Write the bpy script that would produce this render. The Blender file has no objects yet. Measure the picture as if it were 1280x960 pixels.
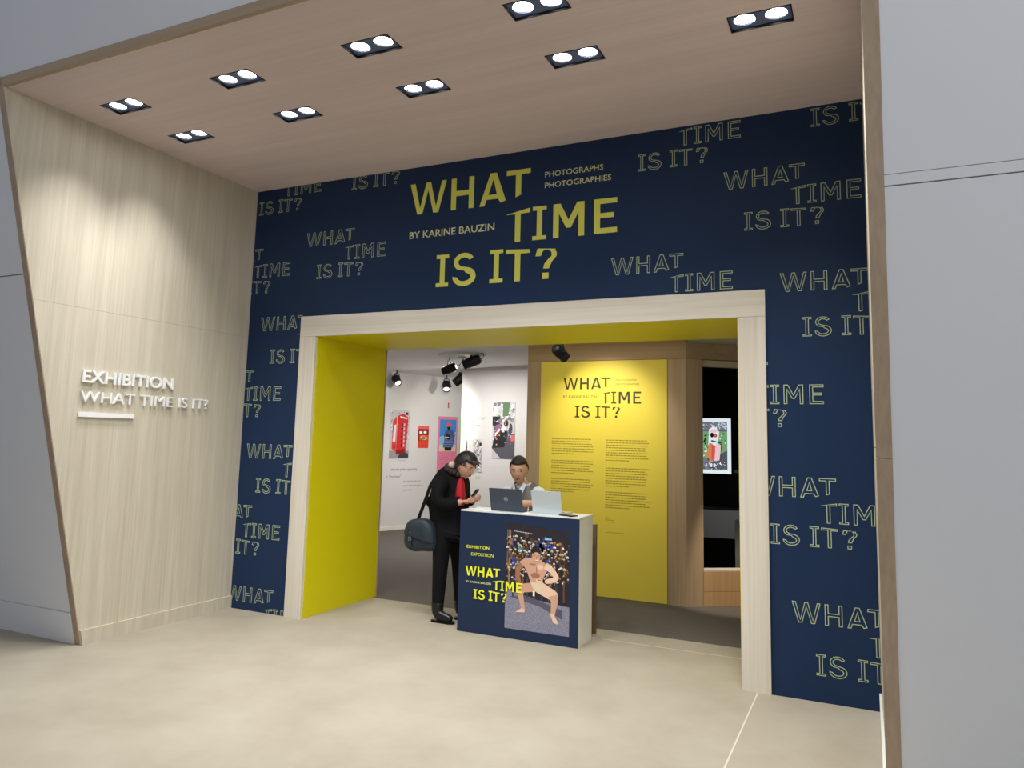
import bpy, bmesh, math, random
from mathutils import Vector, Matrix
PI = math.pi
random.seed(7)
SC = bpy.context.scene
COL = SC.collection

# ---------------------------------------------------------------- camera
cam = bpy.data.cameras.new('camera')
camo = bpy.data.objects.new('camera', cam); COL.objects.link(camo); SC.camera = camo
yaw, pitch, roll = 0.446908, 0.122263, 0.025410
cy, sy, cp, sp, cr, sr = math.cos(yaw), math.sin(yaw), math.cos(pitch), math.sin(pitch), math.cos(roll), math.sin(roll)
fw = Vector((-sy*cp, cy*cp, sp)); r0 = Vector((cy, sy, 0)); u0 = r0.cross(fw)
rt = cr*r0 + sr*u0; up = -sr*r0 + cr*u0
camo.matrix_world = Matrix(((rt.x, up.x, -fw.x, 0), (rt.y, up.y, -fw.y, -5.355), (rt.z, up.z, -fw.z, 1.6), (0, 0, 0, 1)))
cam.sensor_width = 36; cam.lens = 938.97/1280*36
cam.shift_x = 0.0052; cam.shift_y = -0.03705
cam.clip_start = .05; cam.clip_end = 100

# ---------------------------------------------------------------- world, area lights, exposure
W = bpy.data.worlds.new('world'); SC.world = W; W.use_nodes = True
W.node_tree.nodes['Background'].inputs[0].default_value = (.73, .79, .93, 1)
W.node_tree.nodes['Background'].inputs[1].default_value = .36
SC.view_settings.view_transform = 'Standard'; SC.view_settings.look = 'None'
SC.view_settings.gamma = 1; SC.view_settings.exposure = 0
try: SC.view_settings.use_curve_mapping = False
except Exception: pass

def area(name, loc, target, size, power, col):
    l = bpy.data.lights.new(name, 'AREA'); l.shape = 'RECTANGLE'; l.size, l.size_y = size; l.energy = power; l.color = col
    o = bpy.data.objects.new(name, l); COL.objects.link(o); o.location = loc
    o.rotation_euler = (Vector(target)-Vector(loc)).to_track_quat('-Z', 'Y').to_euler(); return o
area('hall_light', (3.6, -8.6, 5.0), (.2, 0, 1.4), (4, 2.5), 225, (.92, .95, 1.0))       # the concourse's own ceiling lights
area('room_fill', (-5.6, 4.0, 2.66), (-5.6, 4.0, 0), (1.6, .5), 62, (1.0, .96, .93))      # added unseen fill that brightens the exhibition rooms
area('room_fill', (-2.6, 1.55, 2.66), (-2.6, 1.55, 0), (1.6, .3), 8, (1.0, .95, .9))  # second added fill, brightens the space before the oak partition

# ---------------------------------------------------------------- helpers
def srgb(r, g, b):
    f = lambda c: c/12.92 if c <= .04045 else ((c+.055)/1.055)**2.4
    return (f(r/255), f(g/255), f(b/255), 1)

MATS = {}
def mat(name, col, rough=.6, metal=0, emit=0, noise=None, spec=.5, bump=0):
    if name in MATS: return MATS[name]
    m = bpy.data.materials.new(name); m.use_nodes = True; nt = m.node_tree; b = nt.nodes['Principled BSDF']
    b.inputs['Base Color'].default_value = col; b.inputs['Roughness'].default_value = rough; b.inputs['Metallic'].default_value = metal
    b.inputs['Specular IOR Level'].default_value = spec
    tc = nt.nodes.new('ShaderNodeTexCoord')
    if emit:
        b.inputs['Emission Color'].default_value = col; b.inputs['Emission Strength'].default_value = emit
    if noise:
        sc, amt = noise[0], noise[1]; stretch = noise[2] if len(noise) > 2 else (1, 1, 1)
        mp = nt.nodes.new('ShaderNodeMapping'); mp.inputs['Scale'].default_value = stretch
        nt.links.new(tc.outputs['Object'], mp.inputs[0])
        n = nt.nodes.new('ShaderNodeTexNoise'); n.inputs['Scale'].default_value = sc; n.inputs['Detail'].default_value = 5
        nt.links.new(mp.outputs[0], n.inputs['Vector'])
        mx = nt.nodes.new('ShaderNodeMix'); mx.data_type = 'RGBA'
        mx.inputs[6].default_value = tuple(c*(1-amt) for c in col[:3])+(1,); mx.inputs[7].default_value = tuple(min(1, c*(1+amt)) for c in col[:3])+(1,)
        nt.links.new(n.outputs[0], mx.inputs[0]); nt.links.new(mx.outputs[2], b.inputs['Base Color'])
        if bump:
            bp = nt.nodes.new('ShaderNodeBump'); bp.inputs['Strength'].default_value = bump; bp.inputs['Distance'].default_value = .004
            nt.links.new(n.outputs[0], bp.inputs['Height']); nt.links.new(bp.outputs[0], b.inputs['Normal'])
    MATS[name] = m; return m

def wood(name, dark, light, axis, rough=.5, k=1.0):
    """wood laminate whose grain runs along axis (0 x, 1 y, 2 z)"""
    m = bpy.data.materials.new(name); m.use_nodes = True; nt = m.node_tree; b = nt.nodes['Principled BSDF']
    b.inputs['Roughness'].default_value = rough; b.inputs['Specular IOR Level'].default_value = .3
    tc = nt.nodes.new('ShaderNodeTexCoord')
    def lay(across, along, det, dist=0.0):
        mp = nt.nodes.new('ShaderNodeMapping'); s = [across]*3; s[axis] = along; mp.inputs['Scale'].default_value = s
        nt.links.new(tc.outputs['Object'], mp.inputs[0])
        n = nt.nodes.new('ShaderNodeTexNoise'); n.inputs['Scale'].default_value = 1; n.inputs['Detail'].default_value = det
        n.inputs['Distortion'].default_value = dist
        nt.links.new(mp.outputs[0], n.inputs['Vector']); return n
    a = lay(55*k, 1.1*k, 4); c = lay(9*k, .35*k, 3, .4)
    ad = nt.nodes.new('ShaderNodeMath'); ad.operation = 'MULTIPLY_ADD'; ad.inputs[1].default_value = .5
    hf = nt.nodes.new('ShaderNodeMath'); hf.operation = 'MULTIPLY'; hf.inputs[1].default_value = .5
    nt.links.new(c.outputs[0], hf.inputs[0]); nt.links.new(a.outputs[0], ad.inputs[0]); nt.links.new(hf.outputs[0], ad.inputs[2])
    rp = nt.nodes.new('ShaderNodeValToRGB'); rp.color_ramp.elements[0].position = .34; rp.color_ramp.elements[0].color = dark
    rp.color_ramp.elements[1].position = .64; rp.color_ramp.elements[1].color = light
    nt.links.new(ad.outputs[0], rp.inputs[0]); nt.links.new(rp.outputs[0], b.inputs['Base Color'])
    bp = nt.nodes.new('ShaderNodeBump'); bp.inputs['Strength'].default_value = .12; bp.inputs['Distance'].default_value = .002
    nt.links.new(a.outputs[0], bp.inputs['Height']); nt.links.new(bp.outputs[0], b.inputs['Normal'])
    MATS[name] = m; return m

def link(name, me, m=None, parent=None, smooth=False):
    o = bpy.data.objects.new(name, me); COL.objects.link(o)
    if m is not None:
        for x in (m if isinstance(m, (list, tuple)) else [m]): me.materials.append(x)
    if parent: o.parent = parent
    if smooth:
        for p in me.polygons: p.use_smooth = True
    return o

def mesh_from(name, bm):
    me = bpy.data.meshes.new(name); bm.to_mesh(me); bm.free(); return me

def obj(name, bm, m=None, parent=None, smooth=False):
    bmesh.ops.recalc_face_normals(bm, faces=bm.faces)
    return link(name, mesh_from(name, bm), m, parent, smooth)

def add_box(bm, lo, hi, bev=0, mi=0):
    lo, hi = Vector(lo), Vector(hi); c = (lo+hi)/2; s = hi-lo
    r = bmesh.ops.create_cube(bm, size=1, matrix=Matrix.Translation(c) @ Matrix.Diagonal((s.x, s.y, s.z, 1)))
    fs = {f for v in r['verts'] for f in v.link_faces}
    for f in fs: f.material_index = mi
    if bev:
        es = {e for v in r['verts'] for e in v.link_edges}
        bmesh.ops.bevel(bm, geom=list(es), offset=bev, segments=2, affect='EDGES', profile=.6)

def box(name, lo, hi, m, parent=None, bev=0):
    bm = bmesh.new(); add_box(bm, lo, hi, bev); return obj(name, bm, m, parent)

def add_prism(bm, pts, vec, mi=0):
    """extrude a closed 3d polygon along vec"""
    vec = Vector(vec); a = [bm.verts.new(p) for p in pts]; b = [bm.verts.new(Vector(p)+vec) for p in pts]
    fs = [bm.faces.new(a), bm.faces.new(list(reversed(b)))]
    for i in range(len(a)):
        j = (i+1) % len(a); fs.append(bm.faces.new((a[j], a[i], b[i], b[j])))
    for f in fs: f.material_index = mi
    return fs

def prism(name, pts, vec, m, parent=None):
    bm = bmesh.new(); add_prism(bm, pts, vec); return obj(name, bm, m, parent)

def add_tube(bm, p0, p1, r0_, r1_=None, n=16, caps=True):
    p0, p1 = Vector(p0), Vector(p1); r1_ = r0_ if r1_ is None else r1_
    d = (p1-p0); q = d.to_track_quat('Z', 'Y').to_matrix().to_4x4()
    bmesh.ops.create_cone(bm, cap_ends=caps, segments=n, radius1=r0_, radius2=r1_, depth=d.length, matrix=Matrix.Translation((p0+p1)/2) @ q)

def add_path(bm, pts, r, n=8):
    for a, b in zip(pts, pts[1:]):
        add_tube(bm, a, b, r, n=n)
    for p in pts[1:-1]:
        bmesh.ops.create_uvsphere(bm, u_segments=n, v_segments=6, radius=r, matrix=Matrix.Translation(p))

def tag(o, label=None, cat=None, group=None, kind=None):
    if label: o['label'] = label
    if cat: o['category'] = cat
    if group: o['group'] = group
    if kind: o['kind'] = kind
    return o

def empty(name, loc, label=None, cat=None, group=None, kind=None, rz=0):
    o = bpy.data.objects.new(name, None); COL.objects.link(o); o.location = loc; o.rotation_euler.z = rz; o.empty_display_size = .1
    return tag(o, label, cat, group, kind)

def evaluated(o):
    bpy.context.view_layer.update()
    dg = bpy.context.evaluated_depsgraph_get()
    me = bpy.data.meshes.new_from_object(o.evaluated_get(dg)); return me

# ---- flat print: polygons (u, v, material) laid on a plane, each a hair above the one below
class Sheet:
    def __init__(s, org, ux, uz, nrm, step=.0005):
        s.o, s.x, s.z, s.n, s.step = Vector(org), Vector(ux).normalized(), Vector(uz).normalized(), Vector(nrm).normalized(), step
        s.bm = bmesh.new(); s.mats = []; s.k = 0
    def P(s, u, v): return s.o+s.x*u+s.z*v+s.n*(s.step*(s.k+1))
    def poly(s, m, pts, up=True):
        if m not in s.mats: s.mats.append(m)
        try:
            f = s.bm.faces.new([s.bm.verts.new(s.P(*p)) for p in pts]); f.material_index = s.mats.index(m)
        except ValueError: pass
        if up: s.k += 1
    def rect(s, m, u0, v0, u1, v1, up=True): s.poly(m, [(u0, v0), (u1, v0), (u1, v1), (u0, v1)], up)
    def ell(s, m, u, v, a, b, n=14, up=True, rot=0):
        s.poly(m, [(u+a*math.cos(t)*math.cos(rot)-b*math.sin(t)*math.sin(rot), v+a*math.cos(t)*math.sin(rot)+b*math.sin(t)*math.cos(rot)) for t in [2*PI*i/n for i in range(n)]], up)
    def stroke(s, m, pts, w0, w1=None, up=True):
        w1 = w0 if w1 is None else w1
        for i, (a, b) in enumerate(zip(pts, pts[1:])):
            t0 = i/(len(pts)-1); t1 = (i+1)/(len(pts)-1); ra = w0+(w1-w0)*t0; rb = w0+(w1-w0)*t1
            d = Vector((b[0]-a[0], b[1]-a[1])); n = Vector((-d.y, d.x)).normalized()
            s.poly(m, [(a[0]+n.x*ra, a[1]+n.y*ra), (b[0]+n.x*rb, b[1]+n.y*rb), (b[0]-n.x*rb, b[1]-n.y*rb), (a[0]-n.x*ra, a[1]-n.y*ra)], up)
            s.ell(m, b[0], b[1], rb, rb, 10, up)
    def specks(s, ms, u0, v0, u1, v1, n, a, b):
        for i in range(n):
            s.ell(random.choice(ms), random.uniform(u0, u1), random.uniform(v0, v1), random.uniform(*a), random.uniform(*b), 6, i % 12 == 0, random.uniform(0, 3))
        s.k += 1
    def build(s, name, parent):
        bmesh.ops.triangulate(s.bm, faces=[f for f in s.bm.faces if len(f.verts) > 4])
        me = mesh_from(name, s.bm)
        return link(name, me, s.mats, parent)

# ---- written text with the built-in font, as a thin mesh standing on a plane
def text_bm(bm, body, org, ux, uz, nrm, width=None, height=None, depth=.001, weight=0, mi=0, spacing=1):
    cu = bpy.data.curves.new('text', 'FONT'); cu.body = body; cu.extrude = depth/2; cu.offset = weight; cu.resolution_u = 3; cu.space_character = spacing
    o = bpy.data.objects.new('text', cu); COL.objects.link(o); me = evaluated(o)
    xs = [v.co.x for v in me.vertices]; ys = [v.co.y for v in me.vertices]
    x0, x1, y0, y1 = min(xs), max(xs), min(ys), max(ys)
    sx = width/(x1-x0) if width else height/(y1-y0)
    s_y = height/(y1-y0) if height else sx
    org, ux, uz, nrm = Vector(org), Vector(ux).normalized(), Vector(uz).normalized(), Vector(nrm).normalized()
    for v in me.vertices:
        v.co = org+ux*((v.co.x-x0)*sx)+uz*((v.co.y-y0)*s_y)+nrm*(v.co.z+depth/2)
    n0 = len(bm.faces); bm.from_mesh(me); bm.faces.ensure_lookup_table()
    for f in bm.faces[n0:]: f.material_index = mi
    bpy.data.objects.remove(o); bpy.data.curves.remove(cu); bpy.data.meshes.remove(me)

# ---- the slogan's own letters, in metres at the size of the big title; origin is the top left of the W
def arcpts(cx, cz, rx, rz, a0, a1, n=9):
    return [(cx+rx*math.cos(math.radians(a0+(a1-a0)*i/n)), cz+rz*math.sin(math.radians(a0+(a1-a0)*i/n))) for i in range(n+1)]
def slab_i(x):
    return [(x, 0), (x+.12, 0), (x+.12, -.033), (x+.083, -.033), (x+.083, -.242), (x+.12, -.242), (x+.12, -.275), (x, -.275), (x, -.242), (x+.037, -.242), (x+.037, -.033), (x, -.033)]
def shift(p, dx, dz): return [(a+dx, b+dz) for a, b in p]
L1, L2, L3 = 0, -.331, -.655
GW = [(0, 0), (.05, 0), (.106, -.222), (.162, 0), (.207, 0), (.264, -.222), (.318, 0), (.364, 0), (.290, -.276), (.240, -.276), (.183, -.066), (.130, -.276), (.080, -.276)]
GH = [(0, 0), (.048, 0), (.048, -.112), (.170, -.112), (.170, 0), (.218, 0), (.218, -.276), (.170, -.276), (.170, -.158), (.048, -.158), (.048, -.276), (0, -.276)]
GA = [(0, -.276), (.098, 0), (.154, 0), (.243, -.246), (.196, -.262), (.172, -.224), (.066, -.224), (.048, -.276)]
GA2 = [(.127, -.050), (.160, -.184), (.082, -.184)]
GT1 = [(0, -.002), (.214, -.002), (.214, -.043), (.132, -.043), (.132, -.216), (.084, -.232), (.084, -.043), (0, -.043)]
GT2 = [(0, -.042), (.215, -.002), (.215, -.040), (.132, -.044), (.132, -.275), (.084, -.275), (.084, -.044)]
GM = [(0, 0), (.060, 0), (.130, -.138), (.200, 0), (.260, 0), (.260, -.275), (.212, -.275), (.212, -.078), (.150, -.200), (.110, -.200), (.048, -.078), (.048, -.275), (0, -.275)]
GE = [(0, 0), (.185, 0), (.185, -.041), (.050, -.041), (.050, -.114), (.160, -.114), (.160, -.153), (.050, -.153), (.050, -.232), (.185, -.232), (.185, -.274), (0, -.274)]
def g_s():
    o = arcpts(.105, -.078, .095, .078, 25, 90, 4)[0:] + arcpts(.105, -.078, .1, .078, 90, 235, 9)
    o += [(.105, -.150)]
    o += arcpts(.100, -.205, .066, .036, 70, -90, 7) + arcpts(.100, -.200, .060, .041, -95, -170, 4)
    o += [(-.004, -.196)]
    o += arcpts(.103, -.200, .107, .082, 195, 270, 5) + arcpts(.103, -.200, .113, .082, 270, 420, 9)
    o += [(.112, -.120)]
    o += arcpts(.103, -.078, .055, .038, 235, 90, 6) + arcpts(.103, -.080, .055, .040, 88, 25, 3)
    return o
GS = g_s()
GQ = [(.018, -.022), (.172, -.036)] + arcpts(.120, -.078, .064, .046, 40, -30, 4) + [(.142, -.136), (.118, -.190), (.068, -.188), (.078, -.150), (.112, -.112)] + arcpts(.098, -.078, .042, .042, -20, 80, 4) + arcpts(.088, -.078, .035, .042, 100, 175, 3) + [(.046, -.086), (0, -.084)]
GQD = [(.062, -.222), (.116, -.222), (.116, -.272), (.062, -.272)]
GT3 = [(0, -.008), (.209, -.020), (.209, -.050), (.129, -.050), (.129, -.276), (.080, -.276), (.080, -.045), (0, -.045)]
SLOGAN = {  # letter: outer loops and holes
 'what': [shift(GW, 0, 0), shift(GH, .413, 0), shift(GA, .685, 0), shift(GA2, .685, 0), shift(GT1, .932, 0)],
 'time': [shift(GT2, .934, L2), shift(slab_i(1.172), 0, L2), shift(GM, 1.350, L2), shift(GE, 1.688, L2)],
 'isit': [shift(slab_i(.292), 0, L3), shift(GS, .455, L3), shift(slab_i(.798), 0, L3), shift(GT3, .943, L3), shift(GQ, 1.203, L3), shift(GQD, 1.203, L3)]}

def slogan_fill(bm, org, ux, uz, nrm, s, depth=.0012, mi=0, off=0.0):
    org, ux, uz, nrm = Vector(org), Vector(ux), Vector(uz), Vector(nrm)
    for loops in SLOGAN.values():
        cu = bpy.data.curves.new('glyph', 'CURVE'); cu.dimensions = '2D'; cu.fill_mode = 'BOTH'; cu.extrude = depth/2/s; cu.offset = off
        for lp in loops:
            sp_ = cu.splines.new('POLY'); sp_.points.add(len(lp)-1); sp_.use_cyclic_u = True
            for p, q in zip(sp_.points, lp): p.co = (q[0], q[1], 0, 1)
        o = bpy.data.objects.new('glyph', cu); COL.objects.link(o); me = evaluated(o)
        for v in me.vertices: v.co = org+ux*(v.co.x*s)+uz*(v.co.y*s)+nrm*(v.co.z*s+depth/2)
        n0 = len(bm.faces); bm.from_mesh(me); bm.faces.ensure_lookup_table()
        for f in bm.faces[n0:]: f.material_index = mi
        bpy.data.objects.remove(o); bpy.data.curves.remove(cu); bpy.data.meshes.remove(me)

def slogan_outline(bm, ox, oz, y, s, w):
    """outlined letters on the wall plane y, line width w (metres)"""
    for loops in SLOGAN.values():
        for lp in loops:
            P = [Vector((ox+a*s, oz+b*s)) for a, b in lp]
            P = [p for i, p in enumerate(P) if (p-P[i-1]).length > 1e-4]
            n = len(P); area_ = sum(P[i-1].x*P[i].y-P[i].x*P[i-1].y for i in range(n)); sg = 1 if area_ > 0 else -1
            Q = []
            for i in range(n):
                a = (P[i]-P[i-1]).normalized(); b = (P[(i+1) % n]-P[i]).normalized()
                na = Vector((-a.y, a.x))*sg; nb = Vector((-b.y, b.x))*sg; m_ = (na+nb)
                if m_.length < .2: m_ = nb.copy()
                m_.normalize(); k = 1/max(.45, m_.dot(nb)); Q.append(P[i]+m_*w*k)
            vp = [bm.verts.new((p.x, y, p.y)) for p in P]; vq = [bm.verts.new((p.x, y, p.y)) for p in Q]
            for i in range(n):
                j = (i+1) % n; bm.faces.new((vp[i], vp[j], vq[j], vq[i]))

def clip(bm, co, no):
    """drop what lies on the side no points to"""
    bmesh.ops.bisect_plane(bm, geom=bm.verts[:]+bm.edges[:]+bm.faces[:], dist=1e-5, plane_co=co, plane_no=no, clear_outer=True)

# ---------------------------------------------------------------- materials
wl = wood('pale_oak_vertical', srgb(192, 183, 164), srgb(210, 203, 186), 2, k=1.3)
wlx = wood('pale_oak_horizontal', srgb(180, 170, 152), srgb(206, 198, 182), 0)
wc = wood('warm_oak_ceiling', srgb(217, 200, 198), srgb(228, 211, 209), 0, k=.7)
wtrim = wood('shaded_oak_edge', srgb(158, 137, 113), srgb(178, 157, 132), 2)  # shade on the outward edges is put into this darker brown
wtrimx = wood('shaded_oak_edge_across', srgb(158, 137, 113), srgb(178, 157, 132), 0)
wframe = wood('whitewashed_oak_upright', srgb(204, 196, 180), srgb(222, 215, 201), 2)
wframex = wood('whitewashed_oak_lintel', srgb(204, 196, 180), srgb(222, 215, 201), 0)
wpav = wood('tan_oak_upright', srgb(172, 147, 118), srgb(190, 166, 136), 2)
wpavx = wood('tan_oak_beam', srgb(168, 142, 110), srgb(186, 160, 128), 0)
navy = mat('navy_print', srgb(22, 45, 78), .5, noise=(1.2, .05), spec=.25)
navyd = mat('navy_desk_print', srgb(28, 44, 72), .45, spec=.3)
yellow = mat('yellow_paint', srgb(214, 204, 10), .5, noise=(2, .02), spec=.3)
yprint = mat('yellow_print', srgb(240, 220, 84), .5, noise=(2, .02), spec=.3)
lett = mat('yellow_lettering', srgb(216, 216, 92), .5)
lett2 = mat('pale_yellow_lettering', srgb(214, 214, 160), .5)
outl = mat('outline_lettering', srgb(174, 188, 152), .5)
white = mat('white_paint', srgb(214, 212, 209), .6, noise=(3, .01), spec=.3)
facm = mat('facade_white', srgb(222, 223, 225), .5, noise=(1.5, .015), spec=.3)
groove = mat('dark_joint', srgb(60, 62, 66), .8)
wclean = mat('white_laminate', srgb(226, 228, 224), .35)
black = mat('black_paint', srgb(10, 11, 13), .6, spec=.2)
blackm = mat('black_metal', srgb(22, 23, 26), .4, .3)
bloomplate = mat('bloom_tinted_plate', srgb(100, 114, 150), .5, .1)  # bloom from the lamps put into the plate's blue-grey colour
grey = mat('grey_carpet', srgb(98, 94, 88), .95, noise=(160, .22), spec=.1, bump=.3)
text_d = mat('dark_print', srgb(60, 52, 30), .6)
text_o = mat('olive_print', srgb(140, 122, 40), .6)
text_g = mat('grey_print', srgb(120, 118, 118), .6)
text_lg = mat('light_grey_print', srgb(172, 170, 168), .6)

# carpet of the hall: tan with soft mottling
tan = bpy.data.materials.new('tan_carpet'); tan.use_nodes = True; nt = tan.node_tree; b_ = nt.nodes['Principled BSDF']
b_.inputs['Roughness'].default_value = .92; b_.inputs['Specular IOR Level'].default_value = .15
tc = nt.nodes.new('ShaderNodeTexCoord'); n1 = nt.nodes.new('ShaderNodeTexNoise'); n1.inputs['Scale'].default_value = 1.6; n1.inputs['Detail'].default_value = 6; n1.inputs['Roughness'].default_value = .6
n2 = nt.nodes.new('ShaderNodeTexNoise'); n2.inputs['Scale'].default_value = 220; n2.inputs['Detail'].default_value = 2
for n in (n1, n2): nt.links.new(tc.outputs['Object'], n.inputs['Vector'])
ad = nt.nodes.new('ShaderNodeMath'); ad.operation = 'MULTIPLY_ADD'; ad.inputs[1].default_value = .3; nt.links.new(n2.outputs[0], ad.inputs[0])
ml = nt.nodes.new('ShaderNodeMath'); ml.operation = 'MULTIPLY'; ml.inputs[1].default_value = .7; nt.links.new(n1.outputs[0], ml.inputs[0]); nt.links.new(ml.outputs[0], ad.inputs[2])
rp = nt.nodes.new('ShaderNodeValToRGB'); rp.color_ramp.elements[0].position = .3; rp.color_ramp.elements[0].color = srgb(151, 143, 127)
rp.color_ramp.elements[1].position = .7; rp.color_ramp.elements[1].color = srgb(172, 165, 150)
nt.links.new(ad.outputs[0], rp.inputs[0]); nt.links.new(rp.outputs[0], b_.inputs['Base Color'])
bp = nt.nodes.new('ShaderNodeBump'); bp.inputs['Strength'].default_value = .25; bp.inputs['Distance'].default_value = .003
nt.links.new(n2.outputs[0], bp.inputs['Height']); nt.links.new(bp.outputs[0], b_.inputs['Normal'])

# ---------------------------------------------------------------- the setting
XL, XR, ZC = -5.306, .038, 3.93
YB, K = -1.458, .2455            # the facade leans out: y = YB - K z
fy = lambda z: YB-K*z

floor = tag(box('floor', (-16, -14, -.06), (8, 1.045, 0), tan), kind='structure')
seamm = mat('carpet_seam', srgb(200, 190, 170), .9)
box('carpet_seam', (-.692, -1.9, 0), (-.682, -.02, .0015), seamm, floor)
box('carpet_seam', (-2.0, .735, 0), (-.80, .743, .0012), seamm, floor)
tag(box('floor', (-11, 1.045, -.06), (4, 11, 0), grey), kind='structure')

# navy wall: three pieces round the doorway, one mesh
bm = bmesh.new()
add_box(bm, (XL, 0, 0), (-4.561, .08, ZC)); add_box(bm, (-.699, 0, 0), (XR+.06, .08, ZC)); add_box(bm, (-4.561, 0, 2.581), (-.699, .08, ZC))
wb = tag(obj('wall_back', bm, navy), kind='structure')

# main title
bm = bmesh.new(); slogan_fill(bm, (-3.536, -.0003, 3.78), (1, 0, 0), (0, 0, 1), (0, -1, 0), 1.0)
tag(obj('printed_title', bm, lett, wb), 'solid yellow title WHAT TIME IS IT? above the doorway')
X, Z, N = (1, 0, 0), (0, 0, 1), (0, -1, 0)
bm = bmesh.new(); text_bm(bm, 'BY KARINE BAUZIN', (-3.527, -.0003, 3.291), X, Z, N, width=.822, height=.062, weight=.008)
tag(obj('printed_byline', bm, lett2, wb), 'pale yellow byline under the title')
bm = bmesh.new(); text_bm(bm, 'PHOTOGRAPHS', (-2.263, -.0003, 3.681), X, Z, N, width=.486, height=.046, weight=.005)
text_bm(bm, 'PHOTOGRAPHIES', (-2.263, -.0003, 3.591), X, Z, N, width=.551, height=.046, weight=.005)
tag(obj('printed_subtitle', bm, lett2, wb), 'pale yellow two line subtitle right of the title')

# outlined slogans scattered over the wall (positions of each W's top left corner)
for ox, oz, xmax, xmin, zmin in [(-.873, 3.535, 9, -9, 0), (-1.640, 4.070, 9, -9, 0), (-.422, 4.225, 9, -9, 0), (-1.707, 2.971, 9, -9, 2.662), (-.505, 2.770, 9, -9, 0),
        (-1.136, 2.163, 9, -.604, 0), (-.731, 1.396, 9, -.604, 0), (-.470, .603, 9, -.604, 0), (-5.411, 4.131, 9, -9, 0), (-4.314, 4.251, 9, -9, 0), (-4.661, 3.452, 9, -9, 0),
        (-5.732, 3.354, 9, -9, 0), (-5.157, 2.680, -4.655, -9, 0), (-5.750, 2.180, 9, -9, 0), (-5.230, 1.491, -4.655, -9, 0), (-5.663, .929, -4.655, -9, 0), (-5.351, .203, -4.655, -9, .004)]:
    bm = bmesh.new(); slogan_outline(bm, ox, oz, -.0012, .475, .0052)
    clip(bm, (XL+.001, 0, 0), (-1, 0, 0)); clip(bm, (XR-.001, 0, 0), (1, 0, 0)); clip(bm, (0, 0, ZC-.001), (0, 0, 1)); clip(bm, (0, 0, max(zmin, .003)), (0, 0, -1))
    if xmax < 0: clip(bm, (xmax, 0, 0), (1, 0, 0))
    if xmin > -1: clip(bm, (xmin, 0, 0), (-1, 0, 0))
    link('outlined_slogan', mesh_from('outlined_slogan', bm), outl, wb)

# doorway frame
fr = empty('trim_1', (-2.63, 0, 0), 'whitewashed oak frame round the wide doorway', kind='structure')
def loc_parent(o, p):
    o.parent = p; o.matrix_parent_inverse = Matrix.Translation(p.location).inverted()
    return o
loc_parent(box('jamb', (-4.655, -.022, 0), (-4.475, .008, 2.474), wframe, bev=.001), fr)
loc_parent(box('jamb', (-.785, -.022, 0), (-.602, .008, 2.474), wframe, bev=.001), fr)
loc_parent(box('lintel', (-4.655, -.022, 2.4755), (-.602, .008, 2.662), wframex, bev=.001), fr)

# yellow passage
yl_ = tag(box('wall_passage_left', (-4.56, .009, 0), (-4.468, 1.09, 2.482), yellow), kind='structure')
tag(box('wall_passage_right', (-.792, .009, 0), (-.70, 1.09, 2.482), yellow), kind='structure')
tag(box('ceiling_passage', (-4.56, .009, 2.480), (-.70, 1.09, 2.58), yellow), kind='structure')
box('edge_strip', (-4.468, 1.082, 0), (-4.458, 1.094, 2.480), wtrim, yl_)
# back of the entrance wall towards the room
bm = bmesh.new(); add_box(bm, (-10, 1.03, 0), (-4.56, 1.09, 2.7)); add_box(bm, (-.70, 1.03, 0), (3, 1.09, 2.7)); add_box(bm, (-4.56, 1.03, 2.58), (-.70, 1.09, 2.7))
tag(obj('wall_room_front', bm, white), kind='structure')

# left wood wall with its slanted front edge, in two sheets with an open joint
wlft = empty('wall_left', (XL, 0, 0), 'pale oak wall on the left with an outward slanting front edge', kind='structure')
def side_panel(x0, x1, z0, z1, m, par, front=0.0):
    o = prism('wood_panel', [(x0, .02, z0), (x0, .02, z1), (x0, fy(z1)+front, z1), (x0, fy(z0)+front, z0)], (x1-x0, 0, 0), m)
    return loc_parent(o, par)
side_panel(XL-.04, XL, 0, 2.4952, wl, wlft); side_panel(XL-.04, XL, 2.4965, 3.99, wl, wlft); side_panel(XL-.05, XL-.006, .01, 3.97, wtrim, wlft, .01)
tp = prism('edge_trim', [(XL-.058, fy(0)-.006, 0), (XL-.002, fy(0)-.006, 0), (XL-.002, fy(3.98)-.006, 3.98), (XL-.058, fy(3.98)-.006, 3.98)], (0, .03, 0), wtrim)
loc_parent(tp, wlft)
bb = prism('baseboard_left', [(XL, -.001, 0), (XL, -.001, .108), (XL, fy(.108)+.004, .108), (XL, fy(0)+.004, 0)], (.016, 0, 0), wl); tag(bb, kind='structure')

# right wood wall
wr_ = empty('wall_right', (XR, 0, 0), 'oak side wall on the right seen almost edge on', kind='structure')
side_panel(XR, XR+.04, 0, 1.60, wl, wr_); side_panel(XR, XR+.04, 1.604, 3.99, wl, wr_)
for z0, z1 in ((0, 1.556), (1.559, 3.98)):
    t = prism('edge_trim', [(XR-.005, fy(z0)-.006, z0), (XR+.056, fy(z0)-.006, z0), (XR+.056, fy(z1)-.006, z1), (XR-.005, fy(z1)-.006, z1)], (0, .010, 0), wtrim)
    loc_parent(t, wr_)
bb = prism('baseboard_right', [(XR, -.001, 0), (XR, -.001, .108), (XR, fy(.108)+.004, .108), (XR, fy(0)+.004, 0)], (-.014, 0, 0), wclean); tag(bb, kind='structure')

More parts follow.
